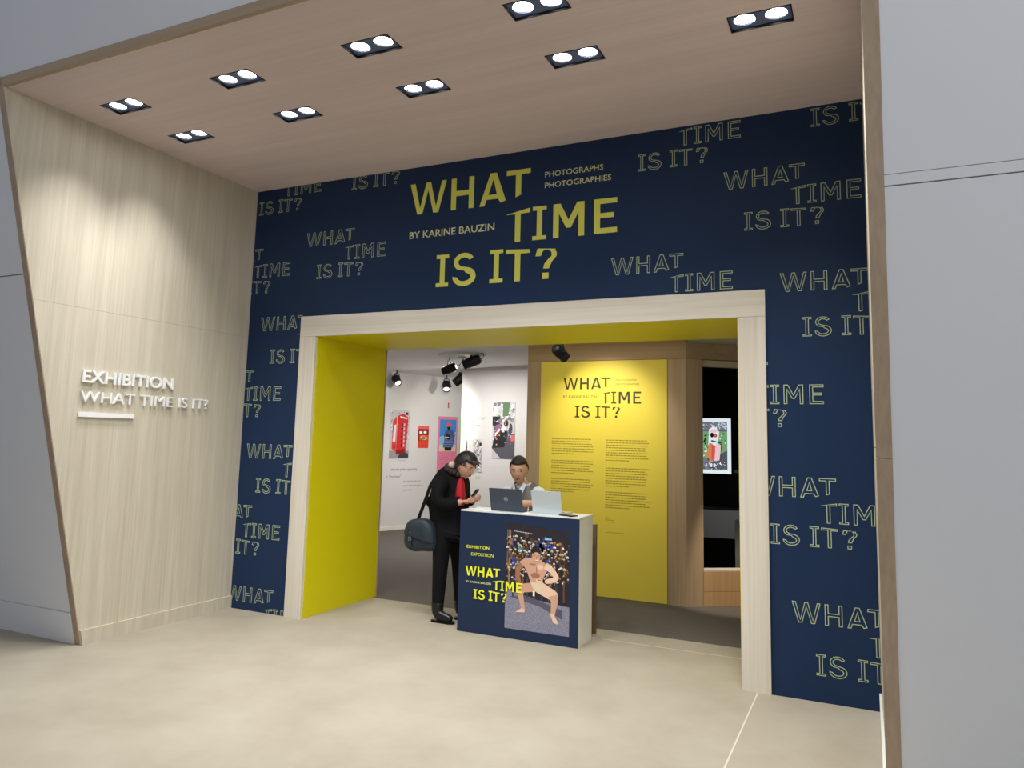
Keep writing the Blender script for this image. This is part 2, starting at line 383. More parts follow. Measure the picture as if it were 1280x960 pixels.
# ceiling with a rectangular hole for every light
LX = [-4.80+1.085*i for i in range(5)]; LY = [-1.86, -1.266]; HX, HY = .168, .087
xs = sorted([XL-.04, XR+.04]+[x+d for x in LX for d in (-HX, HX)]); ys = sorted([fy(ZC), .02]+[y+d for y in LY for d in (-HY, HY)])
bm = bmesh.new(); vv = {(i, j): bm.verts.new((x, y, ZC)) for i, x in enumerate(xs) for j, y in enumerate(ys)}
for i in range(len(xs)-1):
    for j in range(len(ys)-1):
        cx_, cy_ = (xs[i]+xs[i+1])/2, (ys[j]+ys[j+1])/2
        if any(abs(cx_-x) < .01 for x in LX) and any(abs(cy_-y) < .01 for y in LY): continue
        bm.faces.new((vv[i, j], vv[i+1, j], vv[i+1, j+1], vv[i, j+1]))
r = bmesh.ops.extrude_face_region(bm, geom=bm.faces[:])
for v in r['geom']:
    if isinstance(v, bmesh.types.BMVert): v.co.z += .03
ce = tag(obj('ceiling', bm, wc), kind='structure')
t = prism('edge_trim', [(XL-.058, fy(3.928)-.006, 3.928), (XR+.056, fy(3.928)-.006, 3.928), (XR+.056, fy(3.982)-.006, 3.982), (XL-.058, fy(3.982)-.006, 3.982)], (0, .03, 0), wtrimx, ce)
box('service_cover', (XL-.04, fy(4.2)+.25, 4.16), (XR+.04, .02, 4.19), black, ce)

# white facade round the niche, leaning out
fac = empty('wall_front', (0, YB, 0), 'pale grey white facade panels leaning outward round the niche', kind='structure')
def fpan(name, x0, x1, z0, z1, m=facm, out=0.0, th=.03):
    o = prism(name, [(x0, fy(z0)-out, z0), (x1, fy(z0)-out, z0), (x1, fy(z1)-out, z1), (x0, fy(z1)-out, z1)], (0, th, 0), m); return loc_parent(o, fac)
xa, xb = XL-.058, XR+.056
for z0, z1 in ((.235, 2.668), (2.676, 3.982)): fpan('panel', -12, xa, z0, z1)
fpan('panel', -12, xa, 3.982, 7.5); fpan('panel', xa, xb, 3.982, 7.5)
fpan('panel', xb, 7, 2.68, 7.5); fpan('panel', xb, 7, .235, 2.632)
fpan('recessed_strip', xb, 7, 2.637, 2.677, facm, .001, .015)
fpan('joint_backing', -12, xa, 2.6, 2.75, groove, -.035, .01); fpan('joint_backing', xb, 7, 2.6, 2.75, groove, -.032, .01)
tag(prism('baseboard_front', [(-12, fy(0)-.010, 0), (xa, fy(0)-.010, 0), (xa, fy(.232)-.010, .232), (-12, fy(.232)-.010, .232)], (0, .04, 0), facm), kind='structure')
tag(prism('baseboard_front', [(xb, fy(0)-.010, 0), (7, fy(0)-.010, 0), (7, fy(.232)-.010, .232), (xb, fy(.232)-.010, .232)], (0, .04, 0), facm), kind='structure')

# raised white lettering on the left wood wall
sg = empty('wall_lettering', (XL, -1.05, 1.68), 'raised white letters EXHIBITION WHAT TIME IS IT? on the left oak wall', 'sign')
wlet = mat('white_acrylic', srgb(240, 242, 242), .4)
def raised(word, y0, width, z, h, weight):
    """one mesh per letter, standing 10 mm off the wood"""
    bm = bmesh.new(); text_bm(bm, word, (XL+.006, y0, z), (0, 1, 0), (0, 0, 1), (1, 0, 0), width=width, height=h, depth=.014, weight=weight)
    # split into letters by connected islands, left to right
    bm.verts.ensure_lookup_table(); seen = set(); isl = []
    for v in bm.verts:
        if v in seen: continue
        st = [v]; g = []; seen.add(v)
        while st:
            q = st.pop(); g.append(q)
            for e in q.link_edges:
                w_ = e.other_vert(q)
                if w_ not in seen: seen.add(w_); st.append(w_)
        isl.append(g)
    merged = []
    for g in sorted(isl, key=lambda g: min(v.co.y for v in g)):
        a, b = min(v.co.y for v in g), max(v.co.y for v in g)
        if merged and a < merged[-1][1]-.002: merged[-1][2].extend(g); merged[-1][1] = max(b, merged[-1][1])
        else: merged.append([a, b, list(g)])
    for a, b, g in merged:
        gs = set(g); nb = bmesh.new(); mp = {v: nb.verts.new(v.co) for v in g}
        for f in {f for v in g for f in v.link_faces}: nb.faces.new([mp[v] for v in f.verts])
        loc_parent(link('letter', mesh_from('letter', nb), wlet), sg)
    bm.free()
raised('EXHIBITION', -1.652, .822, 1.938, .097, .016)
raised('WHAT TIME IS IT?', -1.658, 1.214, 1.790, .086, 0)
loc_parent(box('underline_bar', (XL+.004, -1.657, 1.680), (XL+.016, -1.183, 1.717), wlet, bev=.001), sg)

# recessed twin downlights
lensm = mat('lamp_glow', (1, 1, 1, 1), .3, emit=14)
ringm = mat('lamp_reflector', srgb(190, 200, 220), .2, .9)
def downlight(x, y, label):
    root = empty('ceiling_light', (x, y, ZC), label, 'ceiling light', 'twin downlights in the oak ceiling')
    bm = bmesh.new()                                   # shallow dark tray with a thin rim
    for a, b in (((-HX, -HY), (HX, -HY+.006)), ((-HX, HY-.006), (HX, HY)), ((-HX, -HY), (-HX+.006, HY)), ((HX-.006, -HY), (HX, HY))):
        add_box(bm, (a[0], a[1], -.003), (b[0], b[1], .06))
    add_box(bm, (-HX, -HY, .055), (HX, HY, .065))
    obj('housing', bm, blackm, root)
    bm = bmesh.new()                                   # front plate with two round openings
    N_ = 32
    for s in (-1, 1):
        cx_ = s*.0835; ring = [(cx_+.058*math.cos(2*PI*i/N_), .058*math.sin(2*PI*i/N_)) for i in range(N_)]
        x0, x1 = (-HX+.006, 0) if s < 0 else (0, HX-.006)
        def sq(px, py):
            dx, dy = px-cx_, py; k = min(((x1-cx_) if dx > 0 else (cx_-x0))/abs(dx) if abs(dx) > 1e-6 else 9e9, (HY-.006)/abs(dy) if abs(dy) > 1e-6 else 9e9); return (cx_+dx*k, dy*k)
        iv = [bm.verts.new((p[0], p[1], .012)) for p in ring]; ov = [bm.verts.new((*sq(*p), .012)) for p in ring]
        for i in range(N_):
            j = (i+1) % N_; bm.faces.new((iv[i], iv[j], ov[j], ov[i]))
        for cxx in (x0, x1):
            for cyy in (-(HY-.006), HY-.006):          # corners left open by the fan
                near = sorted(range(N_), key=lambda i: (ov[i].co.x-cxx)**2+(ov[i].co.y-cyy)**2)[:2]
                bm.faces.new((ov[near[0]], ov[near[1]], bm.verts.new((cxx, cyy, .012))))
    obj('front_plate', bm, bloomplate, root)
    for s in (-1, 1):
        bm = bmesh.new(); add_tube(bm, (s*.0835, 0, .012), (s*.0835, 0, .040), .058, .048, 32, False)
        rr = obj('reflector', bm, ringm, root, True)
        bm = bmesh.new(); bmesh.ops.create_circle(bm, cap_ends=True, segments=32, radius=.054, matrix=Matrix.Translation((s*.0835, 0, .022)))
        obj('lamp_disc', bm, lensm, root)
        l = bpy.data.lights.new('downlight_beam', 'SPOT'); l.energy = 66; l.color = (1.0, .985, .95); l.spot_size = math.radians(92 if x < -4.5 else 110); l.spot_blend = 1.0; l.shadow_soft_size = .045
        lo = bpy.data.objects.new('downlight_beam', l); COL.objects.link(lo); lo.parent = root; lo.location = (s*.0835, 0, -.012)
names = ['leftmost', 'second from the left', 'third from the left', 'fourth from the left', 'rightmost']
for j, y in enumerate(LY):
    for i, x in enumerate(LX):
        row = 'front row, nearer the facade' if j == 0 else 'rear row, nearer the navy wall'
        downlight(x, y, 'recessed twin downlight, %s in the %s' % (names[i], row))

# ---------------------------------------------------------------- rooms behind the passage
D1 = Vector((.3043, .9526, 0)); P1 = Vector((-7.323, 5.751, 0)); N1 = Vector((.9526, -.3043, 0))      # long left wall
D2 = Vector((.9645, -.2643, 0)); P2 = Vector((-5.518, 5.197, 0)); N2 = Vector((-.2643, -.9645, 0))    # nearer wall behind the desk
def wall_run(name, P, D, N, s0, s1, z0, z1, th, m, parent=None, kind='structure'):
    a, b = P+D*s0, P+D*s1
    o = prism(name, [(a.x, a.y, z0), (b.x, b.y, z0), (b.x, b.y, z1), (a.x, a.y, z1)], tuple(-N*th), m, parent)
    if kind and not parent: o['kind'] = kind
    return o
w1 = wall_run('wall_gallery_left', P1, D1, N1, -5.2, 4.5, 0, 2.7, .08, white)
w2 = wall_run('wall_gallery_right', P2, D2, N2, -.384, 2.4, 0, 2.7, .12, white)
wall_run('wall_gallery_far', P1+D1*4.5, Vector((.9526, -.3043, 0)), Vector((-.3043, -.9526, 0)), 0, 6, 0, 2.7, .08, white)
tag(box('ceiling_gallery', (-11, 1.09, 2.7), (4, 11, 2.78), mat('ceiling_white', srgb(244, 242, 240), .7)), kind='structure')
bbm = mat('cream_baseboard', srgb(232, 230, 214), .5)
wall_run('baseboard_gallery_left', P1+N1*.014, D1, N1, -5.0, 4.4, 0, .062, .013, bbm)
wall_run('baseboard_gallery_right', P2+N2*.014, D2, N2, -.384, 2.3, 0, .062, .013, bbm)
# wall writing, left gallery wall
bm = bmesh.new(); text_bm(bm, 'where the perfect opportunity', P1+D1*-.20+N1*.0004+Vector((0, 0, .985)), D1, (0, 0, 1), N1, width=.60, height=.062)
text_bm(bm, 'is "attachment"', P1+D1*-.27+N1*.0004+Vector((0, 0, .872)), D1, (0, 0, 1), N1, width=.31, height=.06)
obj('printed_text', bm, text_g, w1)
bm = bmesh.new()
def word_lines(sh, m, u, v, w, lines, lead, h, rnd, last=.6):
    for i in range(lines):
        x = u; end = u+w*(last if i == lines-1 else rnd.uniform(.9, 1))
        while x < end:
            l_ = rnd.uniform(.4, 1)*h*4; sh.rect(m, x, v-i*lead, min(x+l_, end), v-i*lead+h, False); x += l_+h*.6
R_ = random.Random(3)
sh = Sheet(P1, D1, (0, 0, 1), N1); word_lines(sh, text_lg, .10, .80, .42, 3, .075, .022, R_, .5); word_lines(sh, text_lg, -.02, 1.165, .16, 1, .05, .012, R_, 1)
sh.build('printed_text', w1)
sh = Sheet(P1, D1, (0, 0, 1), N1); m_r = mat('red_print', srgb(190, 60, 60), .6); sh.rect(m_r, 1.08, 2.13, 1.11, 2.23); sh.rect(white, 1.088, 2.17, 1.102, 2.18); sh.build('printed_mark', w1)
bm = bmesh.new(); text_bm(bm, 'LE PORTRAIT DU SUJET', P2+D2*-.30+N2*.0004+Vector((0, 0, 1.872)), D2, (0, 0, 1), N2, width=.45, height=.05)
obj('printed_text', bm, text_lg, w2)
sh = Sheet(P2, D2, (0, 0, 1), N2); word_lines(sh, text_lg, -.22, 1.775, .26, 1, .05, .022, R_, 1); word_lines(sh, text_lg, -.02, .99, .11, 2, .03, .010, R_, .8); sh.build('printed_text', w2)

# ---- photographs on the gallery walls
cp_ = {k: mat('print_'+k, srgb(*c), .55) for k, c in dict(red=(206, 38, 38), darkred=(138, 22, 26), pavement=(150, 148, 150), paper=(226, 224, 220), lightgrey=(196, 194, 194), midgrey=(122, 120, 122), darkgrey=(58, 58, 62), ink=(22, 22, 26),
      orange=(226, 88, 44), tomato=(222, 66, 44), pink=(226, 130, 158), rose=(214, 104, 138), sky=(64, 140, 212), palesky=(136, 188, 226), denim=(74, 92, 138), denimlight=(136, 150, 186), skin=(206, 158, 132), skinlight=(232, 196, 172), skinshade=(160, 108, 86),
      green=(88, 122, 84), lime=(150, 212, 110), burger=(190, 130, 50), leaf=(96, 140, 70), purple=(140, 96, 132), coral=(228, 96, 92), asphalt=(84, 82, 92), wood=(150, 112, 74), cream=(222, 206, 170), white=(240, 240, 238), teal=(60, 160, 170), blue=(40, 66, 150), brown=(96, 62, 44)).items()}
def photo(name, P, D, N, s0, z0, w, h, label, draw, cat='photograph', group=None, border=None):
    org = P+D*s0+Vector((0, 0, z0)); a = org; b = org+D*w
    o = prism(name, [tuple(a), tuple(b), tuple(b+Vector((0, 0, h))), tuple(a+Vector((0, 0, h)))], tuple(N*.006), border or cp_['white'])
    tag(o, label, cat, group)
    sh = Sheet(org+N*.006, D, (0, 0, 1), N, .0001); draw(sh, w, h); sh.build('printed_image', o); return o

def d_booth(s, w, h):
    c = cp_; s.rect(c['lightgrey'], 0, 0, w, h); s.specks([c['midgrey'], c['paper'], c['pavement'], c['white']], .01, h*.3, w*.98, h*.97, 70, (.005, .012), (.008, .03))
    s.rect(c['pavement'], 0, 0, w, h*.16); s.poly(c['darkgrey'], [(w*.45, .01), (w*.98, .01), (w*.98, h*.1), (w*.6, h*.16)])
    s.poly(c['tomato'], [(w*.12, h*.20), (w*.34, h*.13), (w*.34, h*.88), (w*.14, h*.76)])
    s.poly(c['paper'], [(w*.16, h*.34), (w*.30, h*.34), (w*.32, h*.70), (w*.2, h*.68)]); s.ell(c['red'], w*.25, h*.25, w*.07, h*.05)
    s.poly(c['red'], [(w*.34, h*.08), (w*.82, h*.12), (w*.92, h*.78), (w*.90, h*.86), (w*.66, h*.93), (w*.38, h*.88)])
    s.poly(c['darkred'], [(w*.36, h*.08), (w*.82, h*.12), (w*.83, h*.2), (w*.36, h*.17)])
    s.poly(c['white'], [(w*.5, h*.845), (w*.86, h*.815), (w*.86, h*.84), (w*.5, h*.875)])
    for i in range(6):
        z_ = h*(.24+i*.085); s.rect(c['ink'], w*.58, z_, w*.66, z_+h*.06); s.rect(c['lightgrey'], w*.69, z_, w*.76, z_+h*.06)
    s.ell(c['ink'], w*.84, h*.93, w*.07, h*.03)
def d_menu(s, w, h):
    c = cp_; s.rect(c['tomato'], 0, 0, w, h); s.rect(c['coral'], 0, h*.86, w, h*.99); s.rect(c['darkred'], 0, h*.32, w*.98, h*.85); s.rect(c['white'], w*.12, h*.63, w*.4, h*.75); s.rect(c['white'], w*.52, h*.66, w*.78, h*.76)
    s.rect(c['orange'], w*.15, h*.34, w*.96, h*.58); s.ell(c['cream'], w*.52, h*.46, w*.3, h*.1); s.ell(c['leaf'], w*.45, h*.43, w*.22, h*.06); s.ell(c['burger'], w*.55, h*.5, w*.22, h*.05)
def d_guard(s, w, h):
    c = cp_; s.rect(c['pink'], 0, 0, w, h); u0, u1, v0, v1 = w*.08, w*.93, h*.43, h*.95; W_, H_ = u1-u0, v1-v0
    s.rect(c['sky'], u0, v0, u1, v1); s.poly(c['palesky'], [(u0, v0+H_*.1), (u1, v0+H_*.1), (u1, v0+H_*.62), (u0, v0+H_*.45)]); s.rect(c['cream'], u0, v0, u1, v0+H_*.2)
    q = lambda a, b: (u0+W_*a, v0+H_*b)
    s.poly(c['ink'], [q(.34, .02), q(.74, .02), q(.76, .16), q(.3, .16)])
    s.poly(c['denim'], [q(.22, .12), q(.82, .12), q(.84, .42), q(.94, .52), q(.78, .68), q(.36, .68), q(.26, .48), q(.3, .4)])
    for i in range(6): s.rect(c['denimlight'], u0+W_*.26, v0+H_*(.15+i*.055), u0+W_*.8, v0+H_*(.165+i*.055))
    s.poly(c['ink'], [q(.34, .40), q(.62, .36), q(.66, .5), q(.4, .56)]); s.ell(c['paper'], *q(.44, .44), W_*.14, H_*.015); s.ell(c['ink'], *q(.55, .73), W_*.1, H_*.07); s.ell(c['coral'], *q(.54, .84), W_*.17, H_*.07)
    for i in range(5): s.rect(c['rose'], w*.12, h*(.33-i*.035), w*(.62 if i % 2 else .55), h*(.335-i*.035))
def d_green(s, w, h): s.rect(cp_['lime'], 0, 0, w, h)
def d_motor(s, w, h):
    c = cp_; s.rect(c['lightgrey'], 0, 0, w, h); s.specks([c['midgrey'], c['white'], c['pavement']], .02, h*.62, w*.98, h*.98, 60, (.008, .03), (.01, .05))
    s.poly(c['green'], [(w*.46, h*.73), (w*.70, h*.75), (w*.78, h*.99), (w*.46, h*.99)]); s.rect(c['ink'], 0, h*.56, w*.34, h*.74); s.rect(c['white'], w*.06, h*.78, w*.24, h*.92)
    s.poly(c['asphalt'], [(0, 0), (w, 0), (w, h*.44), (w*.55, h*.42), (0, h*.22)]); s.poly(c['lightgrey'], [(0, 0), (w*.40, 0), (w*.02, h*.17), (0, h*.17)])
    s.poly(c['ink'], [(w*.03, h*.18), (w*.55, h*.2), (w*.74, h*.44), (w*.42, h*.62), (w*.1, h*.55)])
    s.poly(c['purple'], [(w*.08, h*.32), (w*.42, h*.5), (w*.36, h*.62), (w*.14, h*.58)]); s.poly(c['white'], [(w*.14, h*.38), (w*.36, h*.5), (w*.32, h*.53), (w*.12, h*.43)]); s.poly(c['darkred'], [(w*.16, h*.35), (w*.44, h*.5), (w*.4, h*.52), (w*.14, h*.38)])
    s.ell(c['skinlight'], w*.52, h*.6, w*.1, h*.05); s.ell(c['white'], w*.5, h*.52, w*.1, h*.06); s.ell(c['ink'], w*.62, h*.62, w*.1, h*.06); s.ell(c['darkgrey'], w*.82, h*.52, w*.08, h*.1); s.ell(c['coral'], w*.9, h*.36, w*.09, h*.06); s.ell(c['midgrey'], w*.35, h*.66, w*.1, h*.04); s.ell(c['denim'], w*.72, h*.42, w*.05, h*.08)
    s.specks([c['white'], c['lightgrey'], c['darkgrey'], c['skin']], w*.05, h*.24, w*.9, h*.66, 60, (.004, .012), (.004, .02))
def d_mono(s, w, h):
    c = cp_; s.rect(c['lightgrey'], 0, 0, w, h); s.specks([c['midgrey'], c['pavement'], c['paper'], c['darkgrey'], c['white'], c['midgrey']], .01, .01, w-.01, h-.01, 160, (.004, .013), (.004, .02)); s.ell(c['ink'], w*.8, h*.85, w*.12, h*.05)
def d_mono2(s, w, h):
    c = cp_; s.rect(c['lightgrey'], 0, 0, w, h); s.poly(c['midgrey'], [(w*.2, 0), (w*.8, 0), (w*.7, h*.8), (w*.5, h*.95), (w*.3, h*.7)]); s.ell(c['darkgrey'], w*.5, h*.5, w*.18, h*.2)
photo('photo_print', P1, D1, N1, -.25, 1.208, .434, .836, 'tall photograph of a red telephone box on the far left gallery wall', d_booth)
photo('photo_print', P1, D1, N1, .386, 1.393, .249, .393, 'small red photograph of a takeaway counter between two taller prints', d_menu)
photo('photo_print', P1, D1, N1, .858, .855, .48, 1.118, 'tall pink panel with a photograph of a person in a red hat', d_guard, border=cp_['pink'])
photo('photo_print', P1, D1, N1, 1.40, .855, .12, 1.118, 'narrow lime green panel edge beside the pink panel', d_green, 'panel', border=cp_['lime'])
photo('photo_print', P2, D2, N2, .305, 1.294, .455, .862, 'large photograph of a crowded motorcycle street on the white wall', d_motor)
photo('photo_print', P2, D2, N2, -.092, 1.07, .196, .504, 'grey toned photograph behind the bent visitor\'s head', d_mono)
photo('photo_print', P2, D2, N2, -.262, 1.30, .055, .274, 'narrow grey photograph strip at the white wall\'s left edge', d_mono2)

# ---- oak partition with the yellow text panel, then the angled stretch with the window to the dark room
YP = 2.33
pv = empty('wall_partition', (-2.5, YP, 0), 'tan oak partition carrying the tall yellow text panel', kind='structure')
P_ = lambda o: loc_parent(o, pv)
P_(box('wood_panel', (-3.412, YP, 0), (-3.248, YP+.12, 2.456), wpav)); P_(box('wood_panel', (-1.836, YP, 0), (-1.645, YP+.12, 2.456), wpav)); P_(box('beam', (-3.412, YP, 2.459), (-1.645, YP+.12, 2.70), wpavx))
ypn = P_(box('text_panel', (-3.246, YP-.008, .004), (-1.838, YP+.06, 2.454), yprint)); ypn['label'] = 'yellow printed panel'
sh = None
bm = bmesh.new(); slogan_fill(bm, (-2.978, YP-.0084, 2.274), X, Z, N, .4635, .001, off=-.0015)
loc_parent(obj('printed_title', bm, text_d), ypn)
bm = bmesh.new(); text_bm(bm, 'BY KARINE BAUZIN', (-2.978, YP-.0084, 2.052), X, Z, N, width=.385, height=.030); text_bm(bm, 'PHOTOGRAPHS', (-2.386, YP-.0084, 2.232), X, Z, N, width=.226, height=.021); text_bm(bm, 'PHOTOGRAPHIES', (-2.386, YP-.0084, 2.188), X, Z, N, width=.256, height=.021)
loc_parent(obj('printed_byline', bm, text_o), ypn)
sh = Sheet((0, YP-.008, 0), X, Z, N); R_ = random.Random(11); dk = mat('column_print', srgb(166, 148, 50), .6)
for u, w, blocks in ((-3.104, .48, ((1.606, 7), (1.372, 6), (1.178, 6))), (-2.490, .47, ((1.604, 9), (1.312, 8), (1.064, 7)))):
    for z_, n in blocks: word_lines(sh, dk, u, z_, w, n, .0262, .0095, R_, .55)
word_lines(sh, text_d, -2.488, .800, .05, 1, .02, .008, R_, 1); word_lines(sh, dk, -2.488, .78, .10, 2, .02, .006, R_, 1); word_lines(sh, dk, -2.488, .655, .20, 1, .02, .005, R_, 1)
loc_parent(sh.build('printed_text', None), ypn)
# angled stretch
A0 = Vector((-1.645, YP, 0)); DA = Vector((.808, .589, 0)); NA = Vector((.589, -.808, 0))
def run(name, s0, s1, z0, z1, th, m, out=0.0):
    a, b = A0+DA*s0+NA*out, A0+DA*s1+NA*out
    return P_(prism(name, [(a.x, a.y, z0), (b.x, b.y, z0), (b.x, b.y, z1), (a.x, a.y, z1)], tuple(-NA*th), m))
run('wood_panel', 0, .175, 0, 2.456, .12, wpav); run('beam', 0, 3.2, 2.459, 2.624, .12, wpavx)
wpl = wood('orange_oak_plinth', srgb(186, 146, 104), srgb(206, 168, 124), 2)
run('plinth', .178, 3.2, 0, .140, .14, wpl); run('plinth', .178, 3.2, .143, .335, .12, wpl); run('sill', .178, 3.2, .336, .350, .13, wframex)
lintm = mat('cream_lintel', srgb(212, 200, 160), .5)
run('lintel_lining', .178, 3.2, 2.392, 2.452, .10, lintm, -.02); run('jamb_lining', .172, .182, .35, 2.40, .10, wpav, -.005)
run('lit_ceiling_strip', .0, 3.2, 2.625, 2.70, .04, mat('lit_ceiling_cream', srgb(226, 220, 196), .5), -.05)  # added strip, its cream stands in for lit ceiling above the beam
# dark room
bm = bmesh.new(); 
add_box(bm, (-3.35, 4.0, 0), (2.6, 4.06, 2.7)); add_box(bm, (-3.41, YP+.13, 0), (-3.35, 4.06, 2.7)); add_box(bm, (-3.35, YP+.13, 2.5), (-1.70, 4.0, 2.56)); 
add_prism(bm, [(-1.70, YP+.16, 2.5), (.85, 4.0, 2.5), (-1.70, 4.0, 2.5)], (0, 0, .05))
wd = tag(obj('wall_dark_room', bm, black), kind='structure')
tag(prism('floor', [(-3.35, YP+.13, .001), (-1.60, YP+.13, .001), (.75, 4.0, .001), (-3.35, 4.0, .001)], (0, 0, .003), black), kind='structure')
# lit photograph in the dark room
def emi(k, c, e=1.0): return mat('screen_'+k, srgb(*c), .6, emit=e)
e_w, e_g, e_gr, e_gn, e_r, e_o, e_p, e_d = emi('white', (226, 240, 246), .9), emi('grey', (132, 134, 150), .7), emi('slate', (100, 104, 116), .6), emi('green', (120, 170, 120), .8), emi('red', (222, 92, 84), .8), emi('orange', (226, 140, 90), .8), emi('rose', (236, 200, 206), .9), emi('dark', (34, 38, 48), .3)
scn = box('lit_photograph', (-1.93, 3.965, 1.243), (-1.462, 3.995, 1.906), blackm); tag(scn, 'brightly lit photograph of a figure in red and white on the black wall', 'photograph')
s = Sheet((-1.93, 3.965, 1.243), X, Z, N, .0001); w, h = .468, .663
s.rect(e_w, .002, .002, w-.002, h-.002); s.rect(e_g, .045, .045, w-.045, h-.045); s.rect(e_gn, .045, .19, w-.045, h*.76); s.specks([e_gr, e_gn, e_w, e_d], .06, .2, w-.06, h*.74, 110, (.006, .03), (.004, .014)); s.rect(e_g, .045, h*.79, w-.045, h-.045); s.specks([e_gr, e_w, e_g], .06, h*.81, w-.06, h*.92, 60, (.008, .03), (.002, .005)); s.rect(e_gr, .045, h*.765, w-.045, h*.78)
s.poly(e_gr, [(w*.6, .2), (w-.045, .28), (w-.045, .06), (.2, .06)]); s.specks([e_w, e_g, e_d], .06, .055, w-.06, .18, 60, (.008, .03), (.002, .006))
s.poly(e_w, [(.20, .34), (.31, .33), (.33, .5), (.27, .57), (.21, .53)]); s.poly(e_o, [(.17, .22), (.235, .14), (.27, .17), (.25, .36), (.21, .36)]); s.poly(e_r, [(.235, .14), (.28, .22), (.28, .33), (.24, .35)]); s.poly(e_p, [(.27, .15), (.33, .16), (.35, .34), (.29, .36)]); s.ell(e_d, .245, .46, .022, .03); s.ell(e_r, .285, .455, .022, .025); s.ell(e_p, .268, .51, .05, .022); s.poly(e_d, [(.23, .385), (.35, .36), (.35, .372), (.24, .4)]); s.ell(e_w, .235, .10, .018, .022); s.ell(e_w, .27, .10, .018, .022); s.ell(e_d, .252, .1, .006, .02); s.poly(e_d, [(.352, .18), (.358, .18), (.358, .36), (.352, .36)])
s.build('printed_image', scn)
lb = box('wall_label', (-1.437, 3.985, 1.262), (-1.372, 3.998, 1.292), mat('label_grey', srgb(120, 116, 112), .5)); tag(lb, 'tiny grey caption plate beside the lit photograph', 'label')
s = Sheet((-1.437, 3.985, 1.262), X, Z, N); word_lines(s, text_d, .006, .018, .05, 2, .008, .003, random.Random(2), .7); s.build('printed_text', lb)
# curved grey display counter
ct = empty('display_counter', (-1.5, 3.2, 0), 'curved grey display counter front in the dark room', 'counter')
cgm = mat('counter_grey', srgb(196, 200, 208), .5)
def curved(name, x0, x1, yf, z0, z1, th, m):
    bm = bmesh.new(); n = 16; rows = []
    for i in range(n+1):
        x = x0+(x1-x0)*i/n; y = yf(x); rows.append([bm.verts.new(p) for p in ((x, y, z0), (x, y, z1), (x, y+th, z1), (x, y+th, z0))])
    for a, b in zip(rows, rows[1:]):
        for k in range(4): bm.faces.new((a[k], b[k], b[(k+1) % 4], a[(k+1) % 4]))
    bm.faces.new(rows[0]); bm.faces.new(rows[-1]); return loc_parent(obj(name, bm, m), ct)
yf = lambda x: 3.62-.25*math.cos((x+2.2)*1.1)+.0
curved('front_panel', -2.6, -1.05, yf, .555, .862, .03, cgm); curved('base', -2.55, -1.10, lambda x: yf(x)+.06, .004, .553, .03, black); curved('top', -2.6, -1.05, lambda x: yf(x)+.0, .864, .874, .25, black)
dp = box('display_plinth', (-1.285, 3.02, .004), (-1.05, 3.14, .80), mat('plinth_grey', srgb(112, 112, 112), .5), bev=.003); tag(dp, 'small grey box plinth in front of the curved counter', 'plinth')

# ---------------------------------------------------------------- black stage spotlights
def spotlight(name, loc, aim, label, top, L=.17, R=.062, power=0, cone=80, cable=None, col=(1, .93, .86), ceilz=2.7, plate=True):
    """loc: centre of the barrel; aim: direction the lens points; top: z of the mounting"""
    loc = Vector(loc); aim = Vector(aim).normalized(); root = empty(name, (loc.x, loc.y, ceilz), label, 'spotlight', 'black spotlights in the gallery')
    G = lambda o: loc_parent(o, root)
    back = loc-aim*L*.5; front = loc+aim*L*.5
    bm = bmesh.new(); add_tube(bm, back, loc+aim*L*.12, R*.92, R, 20); add_tube(bm, back-aim*.018, back, R*.6, R*.92, 20)
    for k in range(3): add_tube(bm, back+aim*(.02+k*.022), back+aim*(.026+k*.022), R*1.04, R*1.04, 20)
    G(obj('barrel', bm, blackm))
    bm = bmesh.new(); add_tube(bm, loc+aim*L*.12, front, R, R*.86, 20, False); add_tube(bm, front-aim*.012, front, R*.98, R*.98, 20, False); G(obj('lens_hood', bm, blackm))
    bm = bmesh.new(); add_tube(bm, front-aim*.02, front-aim*.014, R*.8, R*.8, 20); G(obj('lens', bm, mat('spot_lens', (1, .98, .95, 1), .2, emit=3.0 if power else .8)))
    side = aim.cross(Vector((0, 0, 1))).normalized(); yk = Vector((loc.x, loc.y, top))
    bm = bmesh.new()
    for s_ in (-1, 1): add_path(bm, [loc+side*s_*(R+.008), yk+side*s_*(R*.55)+Vector((0, 0, -.012))], .0075, 6)
    add_path(bm, [yk-side*R*.6+Vector((0, 0, -.012)), yk+side*R*.6+Vector((0, 0, -.012))], .0075, 6)
    add_tube(bm, yk+Vector((0, 0, -.015)), (yk.x, yk.y, ceilz), .012, n=10)
    G(obj('yoke', bm, blackm))
    for s_ in (-1, 1): bm = bmesh.new(); add_tube(bm, loc+side*s_*(R-.004), loc+side*s_*(R+.02), .014, n=10); G(obj('clamp_knob', bm, blackm))
    if cable: 
        bm = bmesh.new(); add_path(bm, [Vector(c) for c in cable], .006, 6); G(obj('cable', bm, blackm))
    if power:
        l = bpy.data.lights.new('spot_beam', 'SPOT'); l.energy = power; l.color = col; l.spot_size = math.radians(cone); l.spot_blend = .8; l.shadow_soft_size = .04
        lo = bpy.data.objects.new('spot_beam', l); COL.objects.link(lo); lo.location = front+aim*.01
        lo.rotation_euler = aim.to_track_quat('-Z', 'Y').to_euler(); loc_parent(lo, root)
    return root
pl = empty('ceiling_rosette', (-4.86, 3.42, 2.7), 'round white mounting disc on the gallery ceiling above the spotlights', 'disc')
bm = bmesh.new(); bmesh.ops.create_cone(bm, cap_ends=True, segments=48, radius1=.31, radius2=.33, depth=.03, matrix=Matrix.Translation((-4.86, 3.42, 2.685))); loc_parent(obj('disc', bm, wclean), pl)
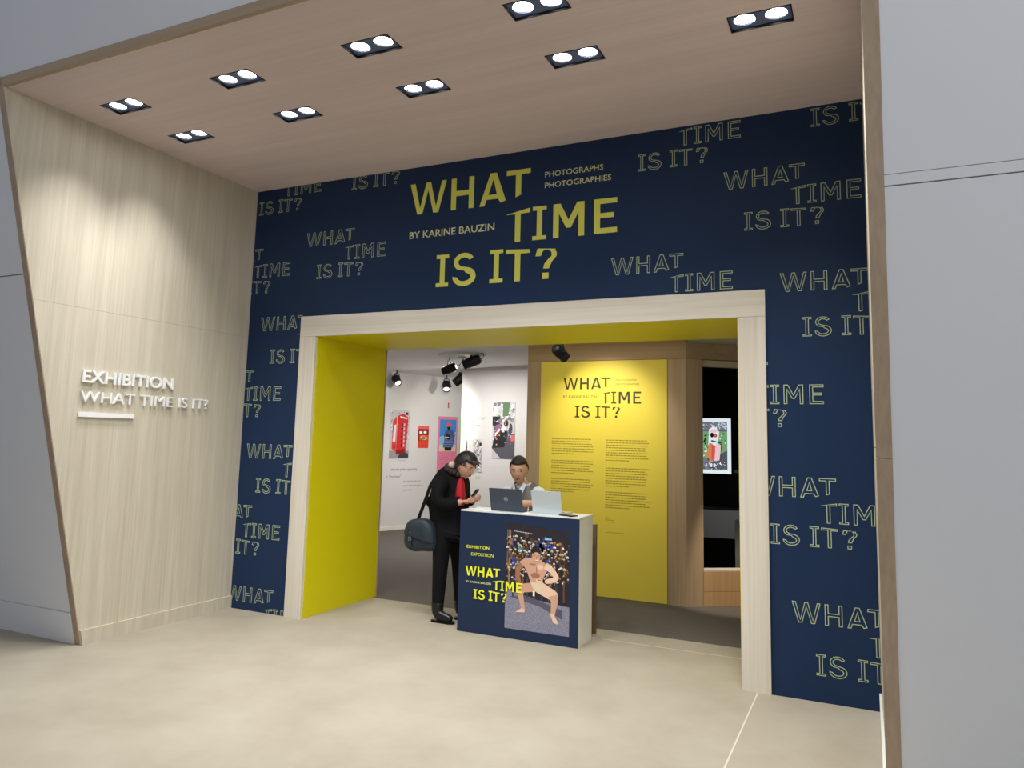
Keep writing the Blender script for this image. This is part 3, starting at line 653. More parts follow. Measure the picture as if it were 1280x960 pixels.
bm = bmesh.new(); bmesh.ops.create_cone(bm, cap_ends=True, segments=32, radius1=.05, radius2=.06, depth=.02, matrix=Matrix.Translation((-4.86, 3.42, 2.66))); loc_parent(obj('hub', bm, wclean), pl)
spotlight('spotlight', (-4.655, 3.30, 2.585), (-.9, -.2, -.36), 'black spotlight, right of the pair under the round disc', 2.675, .22, .068, 0, cable=[(-4.53, 3.33, 2.62), (-4.49, 3.33, 2.66), (-4.50, 3.33, 2.695), (-4.58, 3.33, 2.70), (-4.62, 3.32, 2.70)])
spotlight('spotlight', (-5.17, 3.62, 2.53), (-.9, -.05, -.30), 'black spotlight, left of the pair under the round disc', 2.66, .19, .064, 0, cable=[(-5.08, 3.62, 2.60), (-4.98, 3.55, 2.56), (-4.86, 3.46, 2.65)])
spotlight('spotlight', (-6.22, 5.8, 2.575), (-.75, -.1, -.6), 'black spotlight half hidden by the white wall edge', 2.67, .2, .08, 0)
spotlight('spotlight', (-7.17, 5.32, 2.53), (.62, -.35, -.62), 'black spotlight with glowing lens, furthest left in the gallery', 2.655, .17, .066, 30, 100)
spotlight('spotlight', (-6.76, 6.3, 2.50), (.35, -.55, -.72), 'black spotlight with glowing lens, lowest beside the pink panel', 2.64, .17, .07, 30, 100)
spotlight('spotlight', (-2.845, 1.88, 2.495), (.35, .75, -.55), 'black spotlight in front of the oak beam above the yellow panel', 2.60, .17, .06, 0)
# spot beams without fixtures, added to wash the hung prints and the text panel
def beam(loc, target, power, cone, blend=.7, col=(1, .95, .88), r=.04):
    l = bpy.data.lights.new('gallery_beam', 'SPOT'); l.energy = power; l.color = col; l.spot_size = math.radians(cone); l.spot_blend = blend; l.shadow_soft_size = r
    o = bpy.data.objects.new('gallery_beam', l); COL.objects.link(o); o.location = loc
    o.rotation_euler = (Vector(target)-Vector(loc)).to_track_quat('-Z', 'Y').to_euler(); return o
beam((-2.55, 1.35, 2.62), (-2.5, YP, 1.65), 62, 80, .8, (1, .93, .80))
beam((-5.4, 4.2, 2.5), (-7.3, 5.9, 1.3), 90, 84); beam((-5.0, 5.7, 2.5), (-6.95, 7.0, 1.3), 90, 84); beam((-4.2, 2.7, 2.5), (-5.2, 5.1, 1.2), 14, 84)
beam((-1.5, 2.75, 2.42), (-1.45, 3.35, .8), 14, 70, .8, (.95, .97, 1))
beam((-.75, 1.7, 2.62), (-1.2, 2.62, .22), 230, 28, .6, (1, .84, .66))

# ---------------------------------------------------------------- reception desk
dx0, dx1, dy0, dy1, dz = -3.131, -2.063, .362, .68, .993
dk_ = empty('reception_desk', ((dx0+dx1)/2, (dy0+dy1)/2, 0), 'white reception desk with a navy poster front in the doorway', 'desk')
Dk = lambda o: loc_parent(o, dk_)
Dk(box('side_panel', (dx0, dy0+.004, 0), (dx0+.025, dy1, dz-.022), wclean, bev=.001)); Dk(box('side_panel', (dx1-.025, dy0+.004, 0), (dx1, dy1, dz-.022), wclean, bev=.001))
Dk(box('desktop', (dx0, dy0, dz-.020), (dx1, dy1, dz), wclean, bev=.0015)); Dk(box('shelf', (dx0+.026, dy0+.03, .48), (dx1-.026, dy1-.01, .50), wclean))
fp = Dk(box('front_panel', (dx0, dy0-.004, .002), (dx1, dy0+.003, dz-.012), navyd)); fp['label'] = 'navy printed front with yellow title'
N3 = (0, -1, 0); yd = dy0-.004
gravel = mat('print_gravel', srgb(128, 128, 146), .6, noise=(150, 1.1)); crowd = mat('print_night', srgb(30, 24, 36), .6, noise=(30, .8))
s = Sheet((-2.694, yd, .079), X, Z, N3, .00004); w, h = .556, .802; c = cp_
T = lambda x, z: (x+2.694, z-.079)
s.poly(crowd, [(0, .3), (w, .22), (w, h*.995), (0, h+.035)]); s.poly(gravel, [(0, 0), (w, 0), (w, .22), (w*.45, .25), (0, .31)]); s.poly(mat('print_shadow', srgb(84, 82, 98), .6, noise=(200, .4)), [(.03, .25), (.3, .2), (.5, .12), (.5, .19), (.2, .27)])
for k in range(8): s.rect(c['brown'] if k % 2 else c['darkgrey'], .06+k*.063, .25, .075+k*.063, .42)
s.rect(c['wood'], .022, .29, .04, .78); s.rect(c['midgrey'], .008, .5, .014, .78)
RR = random.Random(5)
for k in range(26): s.rect(RR.choice([c['ink'], c['brown'], c['darkgrey'], c['blue'], c['ink']]), *(lambda a, b: (a, b, a+.03, b+.07))(RR.uniform(.03, .5), RR.uniform(.45, .7)))
for k in range(10): s.rect(c['blue'], *(lambda a, b: (a, b, a+.025, b+.05))(RR.uniform(.25, .42), RR.uniform(.6, .68)), False)
s.k += 1; s.rect(c['teal'], .11, .62, .14, .665); s.rect(c['palesky'], .34, .72, .4, .735)
for row in range(13):
    for k in range(24):
        u, v = .02+k*.0225+RR.uniform(-.010, .010), .40+row*.027+RR.uniform(-.010, .010)
        if v > .75-.06*(u/w) or (RR.random() < (.10 if row in (3, 4, 7, 8, 11) else .48)): continue
        s.rect(RR.choice([c['brown'], c['wood'], c['ink'], c['darkgrey']]), u-.004, v-.03, u+.004, v, False)
        s.ell(RR.choice([c['cream'], c['white'], c['skinlight'], c['burger'], c['wood'], c['white']]), u, v, RR.uniform(.006, .014), RR.uniform(.006, .012), 8, False)
s.k += 1
for k in range(12): s.ell(c['white'], .07+k*.014, .772-k*.001, .004, .004, 6, False)
s.k += 1
# crouching wrestler-like man with both fists before him
sk, sl, sd = c['skin'], c['skinlight'], c['skinshade']
legL = [T(-2.43, .425), T(-2.548, .405), T(-2.56, .36), T(-2.532, .25)]; legR = [T(-2.40, .43), T(-2.275, .375), T(-2.262, .33), T(-2.276, .22)]
s.stroke(sk, legL[:2], .036, .034); s.stroke(sk, legL[1:], .034, .016); s.stroke(sl, legR[:2], .048, .042); s.stroke(sk, legR[1:], .040, .017)
s.poly(sl, [T(-2.60, .213), T(-2.518, .219), T(-2.516, .242), T(-2.545, .25)]); s.poly(sl, [T(-2.298, .232), T(-2.27, .235), T(-2.232, .178), T(-2.236, .160), T(-2.27, .168)])
s.stroke(sd, [T(-2.54, .60), T(-2.585, .555), T(-2.588, .49), T(-2.57, .46)], .024, .016)
s.poly(sk, [T(-2.575, .61), T(-2.52, .645), T(-2.44, .655), T(-2.35, .62), T(-2.325, .57), T(-2.36, .50), T(-2.375, .455), T(-2.47, .455), T(-2.50, .53), T(-2.53, .58)])
s.ell(sd, *T(-2.43, .515), .04, .022); s.ell(sl, *T(-2.39, .585), .03, .02); s.ell(sd, *T(-2.455, .60), .03, .006); s.ell(sd, *T(-2.42, .56), .004, .03)
s.poly(c['cream'], [T(-2.475, .465), T(-2.365, .455), T(-2.375, .41), T(-2.41, .385), T(-2.44, .40)])
s.stroke(sl, [T(-2.345, .60), T(-2.285, .565), T(-2.25, .52), T(-2.262, .497), T(-2.33, .478)], .026, .018); s.stroke(c['ink'], [T(-2.362, .467), T(-2.358, .487)], .006)
s.ell(sl, *T(-2.395, .475), .030, .019); s.ell(c['ink'], *T(-2.395, .483), .018, .003)
s.ell(sk, *T(-2.425, .665), .036, .050); s.ell(c['ink'], *T(-2.428, .708), .040, .036); s.ell(sk, *T(-2.424, .672), .032, .026)
s.ell(c['brown'], *T(-2.44, .672), .009, .003); s.ell(c['brown'], *T(-2.408, .670), .009, .003); s.ell(sd, *T(-2.424, .655), .005, .012); s.ell(c['white'], *T(-2.420, .635), .016, .004); s.ell(c['brown'], *T(-2.421, .629), .016, .002)
s.rect(c['white'], .245, .275, .262, .315)
Dk(s.build('poster_photograph', None))
bm = bmesh.new(); slogan_fill(bm, (-3.062, yd-.0075, .535), X, Z, N3, .2775, .0008, off=.003)
Dk(obj('printed_title', bm, mat('bright_yellow_lettering', srgb(236, 240, 50), .5)))
bm = bmesh.new(); text_bm(bm, 'EXHIBITION', (-3.061, yd-.0004, .680), X, Z, N3, width=.21, height=.024, weight=.006)
Dk(obj('printed_subtitle', bm, MATS['bright_yellow_lettering'])); bm = bmesh.new(); text_bm(bm, 'EXPOSITION', (-3.018, yd-.0004, .622), X, Z, N3, width=.208, height=.025, weight=0)
Dk(obj('printed_subtitle', bm, MATS['bright_yellow_lettering']))
bm = bmesh.new(); text_bm(bm, 'BY KARINE BAUZIN', (-3.061, yd-.0004, .400), X, Z, N3, width=.235, height=.016, weight=.01); Dk(obj('printed_byline', bm, mat('cream_lettering', srgb(214, 220, 150), .5)))

# ---- things on the desk
def laptop(loc, w, h, lean, rz, body, label, logo):
    root = empty('laptop', loc, label, 'laptop', None, None, rz)
    bm = bmesh.new(); add_box(bm, (-w/2, 0, 0), (w/2, .215, .014), .003); base = obj('base', bm, body, root)
    bm = bmesh.new(); nx, ny = 12, 5
    for i in range(nx):
        for j in range(ny): x = -w/2+.022+i*(w-.044)/nx; y = .03+j*.018; add_box(bm, (x, y, .014), (x+(w-.044)/nx-.003, y+.015, .0155))
    k = obj('keys', bm, blackm, base); k['kind'] = 'stuff'
    bm = bmesh.new(); add_box(bm, (-w/2, -.006, 0), (w/2, 0, h), .002)
    R = Matrix.Translation((0, .004, .012)) @ Matrix.Rotation(lean, 4, 'X'); bmesh.ops.transform(bm, matrix=R, verts=bm.verts); lid = obj('lid', bm, body, root)
    bm = bmesh.new(); add_box(bm, (-w/2+.01, 0, .014), (w/2-.01, .0012, h-.01)); bmesh.ops.transform(bm, matrix=R, verts=bm.verts); obj('screen', bm, mat('laptop_screen', srgb(150, 170, 200), .3, emit=.4), lid)
    bm = bmesh.new()
    if logo == 'ring':
        for i in range(28):
            a, b = 2*PI*i/28, 2*PI*(i+1)/28; add_tube(bm, (.016*math.cos(a), -.0068, h*.52+.016*math.sin(a)), (.016*math.cos(b), -.0068, h*.52+.016*math.sin(b)), .0011, n=6)
        text_bm(bm, 'DELL', (-.0125, -.0064, h*.52-.0045), X, Z, N3, width=.025, height=.009, depth=.0008, weight=.02)
    else:
        pts = [(.0, .010)] + [(.010*math.cos(t)+.004, .011*math.sin(t)) for t in [1.2-i*.28 for i in range(10)]] + [(-.010*math.cos(t)-.003, .011*math.sin(t)) for t in [-1.4+i*.28 for i in range(10)]]
        add_prism(bm, [(p[0], -.0064, h*.5+p[1]) for p in pts], (0, -.0006, 0)); add_prism(bm, [(.001, -.0064, h*.5+.014), (.005, -.0064, h*.5+.021), (.0065, -.0064, h*.5+.017), (.003, -.0064, h*.5+.013)], (0, -.0006, 0))
    bmesh.ops.transform(bm, matrix=R, verts=bm.verts); obj('lid_emblem', bm, mat('emblem_silver', srgb(205, 215, 225), .3, .5), lid)
    return root
laptop((-2.735, .440, dz+.0006), .300, .186, math.radians(16), .0, mat('dark_laptop_shell', srgb(66, 76, 92), .4, .3), 'open dark grey laptop with a round emblem on its lid', 'ring')
laptop((-2.366, .432, dz+.0006), .262, .186, math.radians(16), -.03, mat('silver_laptop_shell', srgb(196, 208, 216), .35, .3), 'open silver laptop right of the dark one', 'fruit')
papm = mat('paper', srgb(236, 240, 244), .6)
def paper(x, y, w, h, rz, label, z=0, m=papm, name='paper_sheet', th=.0012, group=None):
    bm = bmesh.new(); add_box(bm, (-w/2, -h/2, 0), (w/2, h/2, th)); o = obj(name, bm, m); o.location = (x, y, dz+.0004+z); o.rotation_euler.z = rz; return tag(o, label, 'paper' if name != 'phone' else 'phone', group)
paper(-3.02, .47, .15, .11, .15, 'white leaflet lying at the desk\'s left end'); paper(-2.94, .56, .12, .10, -.2, 'white leaflet lying behind the left end leaflet')
paper(-2.530, .405, .09, .06, .1, 'small white card between the two laptops'); paper(-2.17, .45, .10, .14, .5, 'cream leaflet right of the silver laptop', 0, mat('cream_paper', srgb(232, 226, 196), .6))
o = paper(-2.185, .43, .075, .145, 1.1, 'black phone lying on the cream leaflet', .0016, blackm, 'phone', .008)
bm = bmesh.new(); add_box(bm, (-.034, -.068, .008), (.034, .068, .0086)); obj('screen', bm, mat('phone_glass', srgb(14, 14, 18), .1), o)
gl = bpy.data.objects.new('pen_stand', None); COL.objects.link(gl); gl.location = (-2.557, .47, dz+.0006); tag(gl, 'tiny white pen holder between the laptops', 'pen holder')
bm = bmesh.new(); add_tube(bm, (0, 0, 0), (0, 0, .004), .02, .018); obj('base', bm, wclean, gl); bm = bmesh.new(); add_tube(bm, (0, 0, .004), (.002, 0, .045), .004, .003, 8); obj('stem', bm, wclean, gl)
# brown board behind the desk
bd = box('wooden_board', (-2.16, .86, .002), (-2.092, .885, .893), mat('dark_brown_board', srgb(104, 84, 58), .6, noise=(8, .15, (1, 1, .1))), bev=.001); tag(bd, 'narrow brown board standing behind the desk\'s right end', 'board')

# ---------------------------------------------------------------- people
skin_m = mat('skin', srgb(200, 152, 128), .55, noise=(30, .06)); skin2 = mat('skin_tan', srgb(214, 166, 138), .55, noise=(30, .06))
coatm = mat('black_coat', srgb(13, 13, 16), .85, noise=(60, .3), spec=.2); trou = mat('black_trousers', srgb(12, 12, 15), .85, spec=.2); leather = mat('black_leather', srgb(11, 12, 15), .32)
hairb = mat('black_hair', srgb(20, 20, 24), .45, noise=(90, .4, (1, 1, .2))); hairg = mat('grey_hair', srgb(70, 64, 60), .6, noise=(90, .4)); redm = mat('red_top', srgb(176, 18, 34), .8); furm = mat('brown_collar', srgb(66, 50, 48), .95, noise=(80, .5))
eyew = mat('eye_white', srgb(176, 168, 160), .3); eyed = mat('eye_dark', srgb(30, 20, 16), .2); lipm = mat('lips', srgb(150, 84, 76), .5); browm = mat('brow', srgb(36, 26, 22), .7)

def skin_mesh(verts, edges, sub=2):
    """verts: (x,y,z,rx,ry); a skinned and subdivided mesh in world space"""
    me = bpy.data.meshes.new('limb'); me.from_pydata([v[:3] for v in verts], edges, []); o = bpy.data.objects.new('limb', me); COL.objects.link(o)
    md = o.modifiers.new('s', 'SKIN'); md.use_smooth_shade = True
    if not me.skin_vertices: bpy.context.view_layer.objects.active = o
    lay = me.skin_vertices[0].data if me.skin_vertices else None
    if lay is None:
        bm_ = bmesh.new(); bm_.from_mesh(me); bm_.verts.layers.skin.verify(); bm_.to_mesh(me); bm_.free(); lay = me.skin_vertices[0].data
    for i, v in enumerate(verts):
        lay[i].radius = (v[3], v[4] if len(v) > 4 else v[3]); lay[i].use_root = (i == 0)
    if sub: sd_ = o.modifiers.new('d', 'SUBSURF'); sd_.levels = sub; sd_.render_levels = sub
    r = evaluated(o); bpy.data.objects.remove(o); bpy.data.meshes.remove(me); return r
def chain(pts): return pts, [(i, i+1) for i in range(len(pts)-1)]

def head_bm(bm, c, yaw_, pitch_, tilt, s=1.0, ears=True):
    """head with brow, nose, lips, chin and ears; faces +x before turning"""
    M_ = Matrix.Translation(c) @ Matrix.Rotation(yaw_, 4, 'Z') @ Matrix.Rotation(-pitch_, 4, 'Y') @ Matrix.Rotation(tilt, 4, 'X')
    r = bmesh.ops.create_uvsphere(bm, u_segments=40, v_segments=28, radius=1)
    for v in r['verts']:
        x, y, z = v.co; g = lambda a, b, sa, sb: math.exp(-((y-a)/sa)**2-((z-b)/sb)**2)*(1 if x > 0 else 0)
        t = max(0, -z); w_ = .076*(1-.30*t**1.4); dpt = .098
        X_ = x*dpt*(1-.10*t) + .012*t + (.010 if x < 0 and z > -.2 else 0)*(-x); Y_ = y*w_; Z_ = z*.118
        X_ += .006*math.exp(-((z-.28)/.12)**2)*(x > .5) - .008*(g(.36, .13, .16, .12)+g(-.36, .13, .16, .12)) + .024*g(0, -.16, .13, .15)*(1) + .010*g(0, .05, .10, .22) + .006*g(0, -.46, .26, .07) + .009*g(0, -.85, .35, .14) - .003*g(0, -.36, .3, .04)
        v.co = M_ @ Vector((X_*s, Y_*s, Z_*s))
    if ears:
        for sd_ in (-1, 1):
            r = bmesh.ops.create_uvsphere(bm, u_segments=12, v_segments=10, radius=1)
            for v in r['verts']: x, y, z = v.co; v.co = M_ @ Vector(((-.006+x*.017-z*.004)*s, sd_*(.077+y*.006+max(0, -x)*.008)*s, (-.002+z*.030)*s))
    return M_

def face_parts(M_, parent, s=1.0, mouth=True):
    for sd_ in (-1, 1):
        bm = bmesh.new(); bmesh.ops.create_uvsphere(bm, u_segments=12, v_segments=8, radius=1)
        for v in bm.verts: v.co = M_ @ Vector(((.083+v.co.x*.006)*s, (sd_*.030+v.co.y*.012)*s, (.014+v.co.z*.0055)*s))
        e = obj('eye', bm, eyew, parent, True)
        bm = bmesh.new(); bmesh.ops.create_uvsphere(bm, u_segments=10, v_segments=8, radius=1)
        for v in bm.verts: v.co = M_ @ Vector(((.0872+v.co.x*.003)*s, (sd_*.030+v.co.y*.0055)*s, (.012+v.co.z*.005)*s))
        obj('iris', bm, eyed, e, True)
        bm = bmesh.new(); bmesh.ops.create_uvsphere(bm, u_segments=12, v_segments=6, radius=1)
        for v in bm.verts: v.co = M_ @ Vector(((.0905+v.co.x*.004-abs(v.co.y)*.003)*s, (sd_*.031+v.co.y*.018)*s, (.031+v.co.z*.0035-abs(v.co.y)*.002)*s))
        obj('eyebrow', bm, browm, parent, True)
    if mouth:
        bm = bmesh.new(); bmesh.ops.create_uvsphere(bm, u_segments=14, v_segments=8, radius=1)
        for v in bm.verts: v.co = M_ @ Vector(((.0935+v.co.x*.006-abs(v.co.y)*.006)*s, v.co.y*.024*s, (-.054+v.co.z*.0065)*s))
        obj('lips', bm, lipm, parent, True)

def hair_bm(M_, s, line, thick=.012, nape=-.3, jag=.004, seed=1, sweep=0.0):
    """hair shell: the part of a slightly larger head above the hair line"""
    rn = random.Random(seed); bm = bmesh.new(); bmesh.ops.create_uvsphere(bm, u_segments=48, v_segments=32, radius=1)
    kill = []
    for v in bm.verts:
        x, y, z = v.co; lim = line if x > .35 else (nape if x < -.1 else nape+(line-nape)*((x+.1)/.45)**.7)
        if z < lim-.02: kill.append(v); continue
        t = max(0, -z); n = rn.uniform(0, jag); e = thick*(1 if z > lim+.1 else .35)
        v.co = M_ @ Vector(((x*(.098+e+n)+(.010 if x < 0 else 0)*(-x)+sweep*max(0, x)*max(0, z)), y*(.076*(1-.3*t**1.4)+e+n), z*(.118+e+n)))*1.0 if s == 1 else M_ @ (Vector((x*(.098+e+n), y*(.076+e+n), z*(.118+e+n)))*s)
    bmesh.ops.delete(bm, geom=kill, context='VERTS'); return bm

def hand_mesh(wrist, direc, palmn, curl, thumb_side, s=1.0, spread=.12, grip=0):
    """palm and five fingers; direc: along the hand, palmn: out of the palm"""
    d = Vector(direc).normalized(); n = Vector(palmn); n = (n-d*n.dot(d)).normalized(); a = d.cross(n).normalized()*thumb_side
    W_ = Vector(wrist); out = bmesh.new(); 
    def add(pts, edges, sub=2):
        me = skin_mesh(pts, edges, sub); out.from_mesh(me); bpy.data.meshes.remove(me)
    v = lambda p, r, r2=None: (*p, r*s, (r2 or r)*s)
    add(*chain([v(W_, .022, .018), v(W_+d*.03*s, .028, .016), v(W_+d*.062*s, .036, .014), v(W_+d*.085*s, .034, .013)]))
    for k, ln in enumerate((.072, .080, .074, .058)):
        off = (.027-.018*k); b = W_+d*.078*s+a*off*s; fd = (d+a*spread*(1.5-k)).normalized(); pts = [v(b-fd*.02*s, .0095), v(b, .0095)]; c_ = b
        for j, (fr_, rr) in enumerate(((.45, .009), (.3, .0085), (.25, .007))):
            ang = curl*(j+1)*(1+.12*k); dir_ = fd*math.cos(ang)+n*math.sin(ang); c_ = c_+dir_*ln*fr_*s; pts.append(v(c_, rr))
        add(*chain(pts), 1)
    b = W_+d*.022*s+a*.024*s; t1 = (d*.55+a*.75+n*.35).normalized(); t2 = (d*.85+a*.25+n*(.45+grip)).normalized()
    add(*chain([v(b-t1*.01, .012), v(b+t1*.03*s, .011), v(b+t1*.03*s+t2*.03*s, .0095), v(b+t1*.03*s+t2*.055*s, .008)]), 1)
    return out

def fuse(parts, voxel=.006):
    """join meshes into one continuous surface"""
    bm = bmesh.new()
    for p in parts:
        if isinstance(p, bmesh.types.BMesh): t_ = bpy.data.meshes.new('t'); p.to_mesh(t_); p.free(); bm.from_mesh(t_); bpy.data.meshes.remove(t_)
        else: bm.from_mesh(p); bpy.data.meshes.remove(p)
    me = mesh_from('body', bm); o = bpy.data.objects.new('body', me); COL.objects.link(o)
    md = o.modifiers.new('r', 'REMESH'); md.mode = 'VOXEL'; md.voxel_size = voxel; md.use_smooth_shade = True
    sm = o.modifiers.new('m', 'SMOOTH'); sm.factor = .5; sm.iterations = 2
    r = evaluated(o); bpy.data.objects.remove(o); bpy.data.meshes.remove(me); return r

def dress(me, mats_, pick):
    for m_ in mats_: me.materials.append(m_)
    for p in me.polygons: p.material_index = pick(p.center); p.use_smooth = True

def garment(name, parts, m, parent, voxel=.009, cut=None):
    me = fuse(parts, voxel)
    if cut:
        bm = bmesh.new(); bm.from_mesh(me)
        for co, no in cut: clip(bm, co, no)
        bm.to_mesh(me); bm.free()
    for p in me.polygons: p.use_smooth = True
    return link(name, me, m, parent)

# ---- visitor: bent over the left end of the desk, facing right
BX, BY = .055, .03
vis = empty('person', (-3.38, .61, 0), 'person in a black coat bending over the desk\'s left end with a phone', 'person')
V = lambda o: loc_parent(o, vis)
hc = Vector((-3.222, .58, 1.352))
bmh = bmesh.new(); MH = head_bm(bmh, hc, -.12, -.50, 0, .98)
body = [skin_mesh([(-3.385, .62, .88, .125, .15), (-3.40, .62, 1.02, .105, .14), (-3.39, .62, 1.16, .11, .16), (-3.355, .62, 1.25, .085, .13), (-3.31, .61, 1.30, .045), (-3.26, .60, 1.32, .045),
    (-3.40, .535, .80, .098), (-3.412, .53, .47, .072), (-3.425, .53, .10, .054), (-3.37, .71, .80, .098), (-3.325, .715, .47, .070), (-3.30, .715, .10, .054)],
    [(0, 1), (1, 2), (2, 3), (3, 4), (4, 5), (0, 6), (6, 7), (7, 8), (0, 9), (9, 10), (10, 11)]),
  skin_mesh(*chain([(-3.365, .52, 1.235, .052), (-3.39, .44, 1.20, .050), (-3.375, .41, 1.02, .042), (-3.25, .45, 1.03, .034), (-3.185, .49, 1.045, .026)])),
  skin_mesh(*chain([(-3.345, .73, 1.235, .052), (-3.36, .80, 1.20, .050), (-3.33, .82, 1.02, .042), (-3.23, .74, 1.03, .034), (-3.185, .68, 1.05, .026)])),
  skin_mesh(*chain([(-3.425, .53, .08, .040), (-3.40, .53, .055, .042), (-3.33, .525, .04, .036), (-3.28, .52, .03, .028)])), skin_mesh(*chain([(-3.30, .715, .08, .040), (-3.27, .715, .055, .042), (-3.20, .71, .04, .036), (-3.15, .705, .03, .028)])),
  hand_mesh((-3.19, .49, 1.045), (1, .15, .15), (-.1, .6, .8), .55, -1, .92, grip=.2), hand_mesh((-3.19, .68, 1.05), (1, -.25, .1), (0, -.5, .8), .75, 1, .92, grip=.2), bmh]
me = fuse(body, .0055)
def pick(c):
    if c.z > 1.25 and c.x > -3.40: return 0
    if c.x > -3.215 and c.z > .9: return 0
    return 1
dress(me, [skin_m, trou], pick); vb = V(link('body', me)); MI = MH
f_ = bpy.data.objects.new('face', None)
def fparts(M_, parent_root, s_):
    before = set(bpy.data.objects)
    face_parts(M_, None, s_)
    for o in set(bpy.data.objects)-before:
        if o.parent is None: loc_parent(o, parent_root)
bpy.data.objects.remove(f_)
fparts(MH, vis, .98)
# hair: dark cap with a short grey-brown front
V(obj('hair', hair_bm(MH, .98, .42, .016, -.45, .006, 3), hairb, None, True))
bm = bmesh.new()
rn = random.Random(4)
for k in range(26):
    a_ = rn.uniform(-.9, .9); p0 = MH @ Vector((.060*math.cos(a_*.5)+.018, .050*math.sin(a_), .088)); p1 = MH @ Vector((.098+rn.uniform(-.005, .016), .05*math.sin(a_)+rn.uniform(-.008, .008), .070+rn.uniform(-.02, .016))); add_tube(bm, p0, p1, .008, .003, 6)
V(obj('hair_fringe', bm, hairg, None, True))
for sd_ in (-1, 1):
    bm = bmesh.new()
    for k in range(10): p0 = MH @ Vector((.030+.003*k, sd_*.071, .055-.003*k)); add_tube(bm, p0, MH @ Vector((.022+.002*k, sd_*.074, .012+.001*k)), .005, .002, 6)
    V(obj('temple_hair', bm, hairg, None, True))
# boots
for x, y in ((-3.425, .53), (-3.30, .715)):
    ms = [skin_mesh(*chain([(x, y, .20, .064), (x, y, .12, .060), (x+.005, y, .07, .056), (x+.05, y-.003, .055, .050, .046), (x+.11, y-.006, .044, .042, .040), (x+.158, y-.008, .037, .032, .034)]))]
    b_o = V(garment('boot', ms, leather, None, .006, [((0, 0, .016), (0, 0, -1)), ((0, 0, .165), (0, 0, 1))]))
    bm = bmesh.new(); pts = [(x+px, y-.004+py, 0) for px, py in ((-.048, -.022), (-.048, .022), (-.03, .034), (.06, .034), (.13, .038), (.165, .026), (.176, 0), (.165, -.026), (.13, -.038), (.06, -.034), (-.03, -.034))]
    add_prism(bm, pts, (0, 0, .02)); V(obj('boot_sole', bm, black))
# coat: body and sleeves
coat = [skin_mesh([(-3.375, .62, .90, .150, .185), (-3.385, .62, .78, .155, .195), (-3.39, .62, .66, .150, .192), (-3.395, .62, 1.04, .140, .185), (-3.385, .62, 1.17, .145, .205), (-3.355, .615, 1.26, .11, .17), (-3.315, .61, 1.305, .070, .08)],
       [(0, 1), (1, 2), (0, 3), (3, 4), (4, 5), (5, 6)]),
   skin_mesh(*chain([(-3.37, .52, 1.225, .078), (-3.395, .435, 1.19, .076), (-3.40, .405, 1.09, .068), (-3.36, .405, 1.02, .062), (-3.28, .44, 1.02, .055), (-3.205, .48, 1.04, .046)])),
   skin_mesh(*chain([(-3.35, .72, 1.225, .078), (-3.365, .81, 1.19, .076), (-3.37, .83, 1.09, .068), (-3.33, .82, 1.02, .062), (-3.26, .76, 1.03, .055), (-3.205, .70, 1.045, .046)]))]
V(garment('coat', coat, coatm, None, .008, [((0, 0, .61), (0, 0, -1))]))
bm = bmesh.new()                                       # collar rolled round the neck
for i in range(18):
    a0, a1 = [2*PI*k/18 for k in (i, i+1)]; q = lambda a: Vector((-3.325+.080*math.cos(a), .61+.085*math.sin(a), 1.285-.030*math.cos(a)+.02)); add_tube(bm, q(a0), q(a1), .030+.004*(i % 2), n=8)
V(obj('collar', bm, furm, None, True))
V(garment('neck_scarf', [skin_mesh(*chain([(-3.345, .535, 1.35, .026), (-3.32, .505, 1.365, .034), (-3.29, .50, 1.35, .032)])), skin_mesh(*chain([(-3.345, .535, 1.345, .018), (-3.37, .61, 1.36, .022), (-3.345, .68, 1.345, .018)]))], mat('pale_scarf', srgb(206, 190, 184), .8), None, .006))
ms = [skin_mesh([(-3.27, .60, 1.255, .022, .05), (-3.262, .58, 1.17, .045, .085), (-3.256, .57, 1.07, .055, .095), (-3.256, .57, .985, .05, .085)], [(0, 1), (1, 2), (2, 3)])]
V(garment('red_top', ms, redm, None, .006))
ph = box('phone_in_hand', (-.006, -.034, -.070), (.006, .034, .070), blackm, bev=.002); ph.location = (-3.105, .525, 1.098); ph.rotation_euler = (0, math.radians(38), .1); ph.name = 'phone'; tag(ph, 'black phone held up in the bending person\'s hands', 'phone')

# shoulder bag
bag = empty('shoulder_bag', (-3.63, .47, .60), 'dark teal shoulder bag hanging behind the person in black', 'bag')
bagm = mat('teal_canvas', srgb(28, 42, 54), .6, noise=(40, .2)); buck = mat('buckle_metal', srgb(190, 190, 190), .3, .9)
def super_bm(c, r, e=3.2, n=28, fn=None):
    bm = bmesh.new(); bmesh.ops.create_uvsphere(bm, u_segments=n*2, v_segments=n, radius=1)
    for v in bm.verts:
        p = v.co; q = (abs(p.x)**e+abs(p.y)**e+abs(p.z)**e)**(-1/e); p = Vector((p.x*q*r[0], p.y*q*r[1], p.z*q*r[2]))
        if fn: p = fn(p)
        v.co = Vector(c)+p
    return bm
wob = lambda p: Vector((p.x*(1-.10*(p.z/.14)), p.y+.004*math.sin(p.x*55)*(p.z < .02), p.z-.012*(p.x/.15)**2+.005*math.sin(p.x*30)))
def B(o):
    for v in o.data.vertices: v.co.x += BX if o.name.split('.')[0] != 'strap' else 0
    return loc_parent(o, bag)
B(obj('bag_body', super_bm((-3.635, .47, .735), (.158, .072, .140), 3.0, 28, wob), bagm, None, True))
bm = super_bm((-3.635, .462, .752), (.154, .074, .130), 3.0, 28, wob); clip(bm, (0, .47, 0), (0, 1, 0)); clip(bm, (-3.635, 0, .715), (-.25, 0, -1))
for v in bm.verts: v.co.y -= .008
B(obj('flap', bm, bagm, None, True))
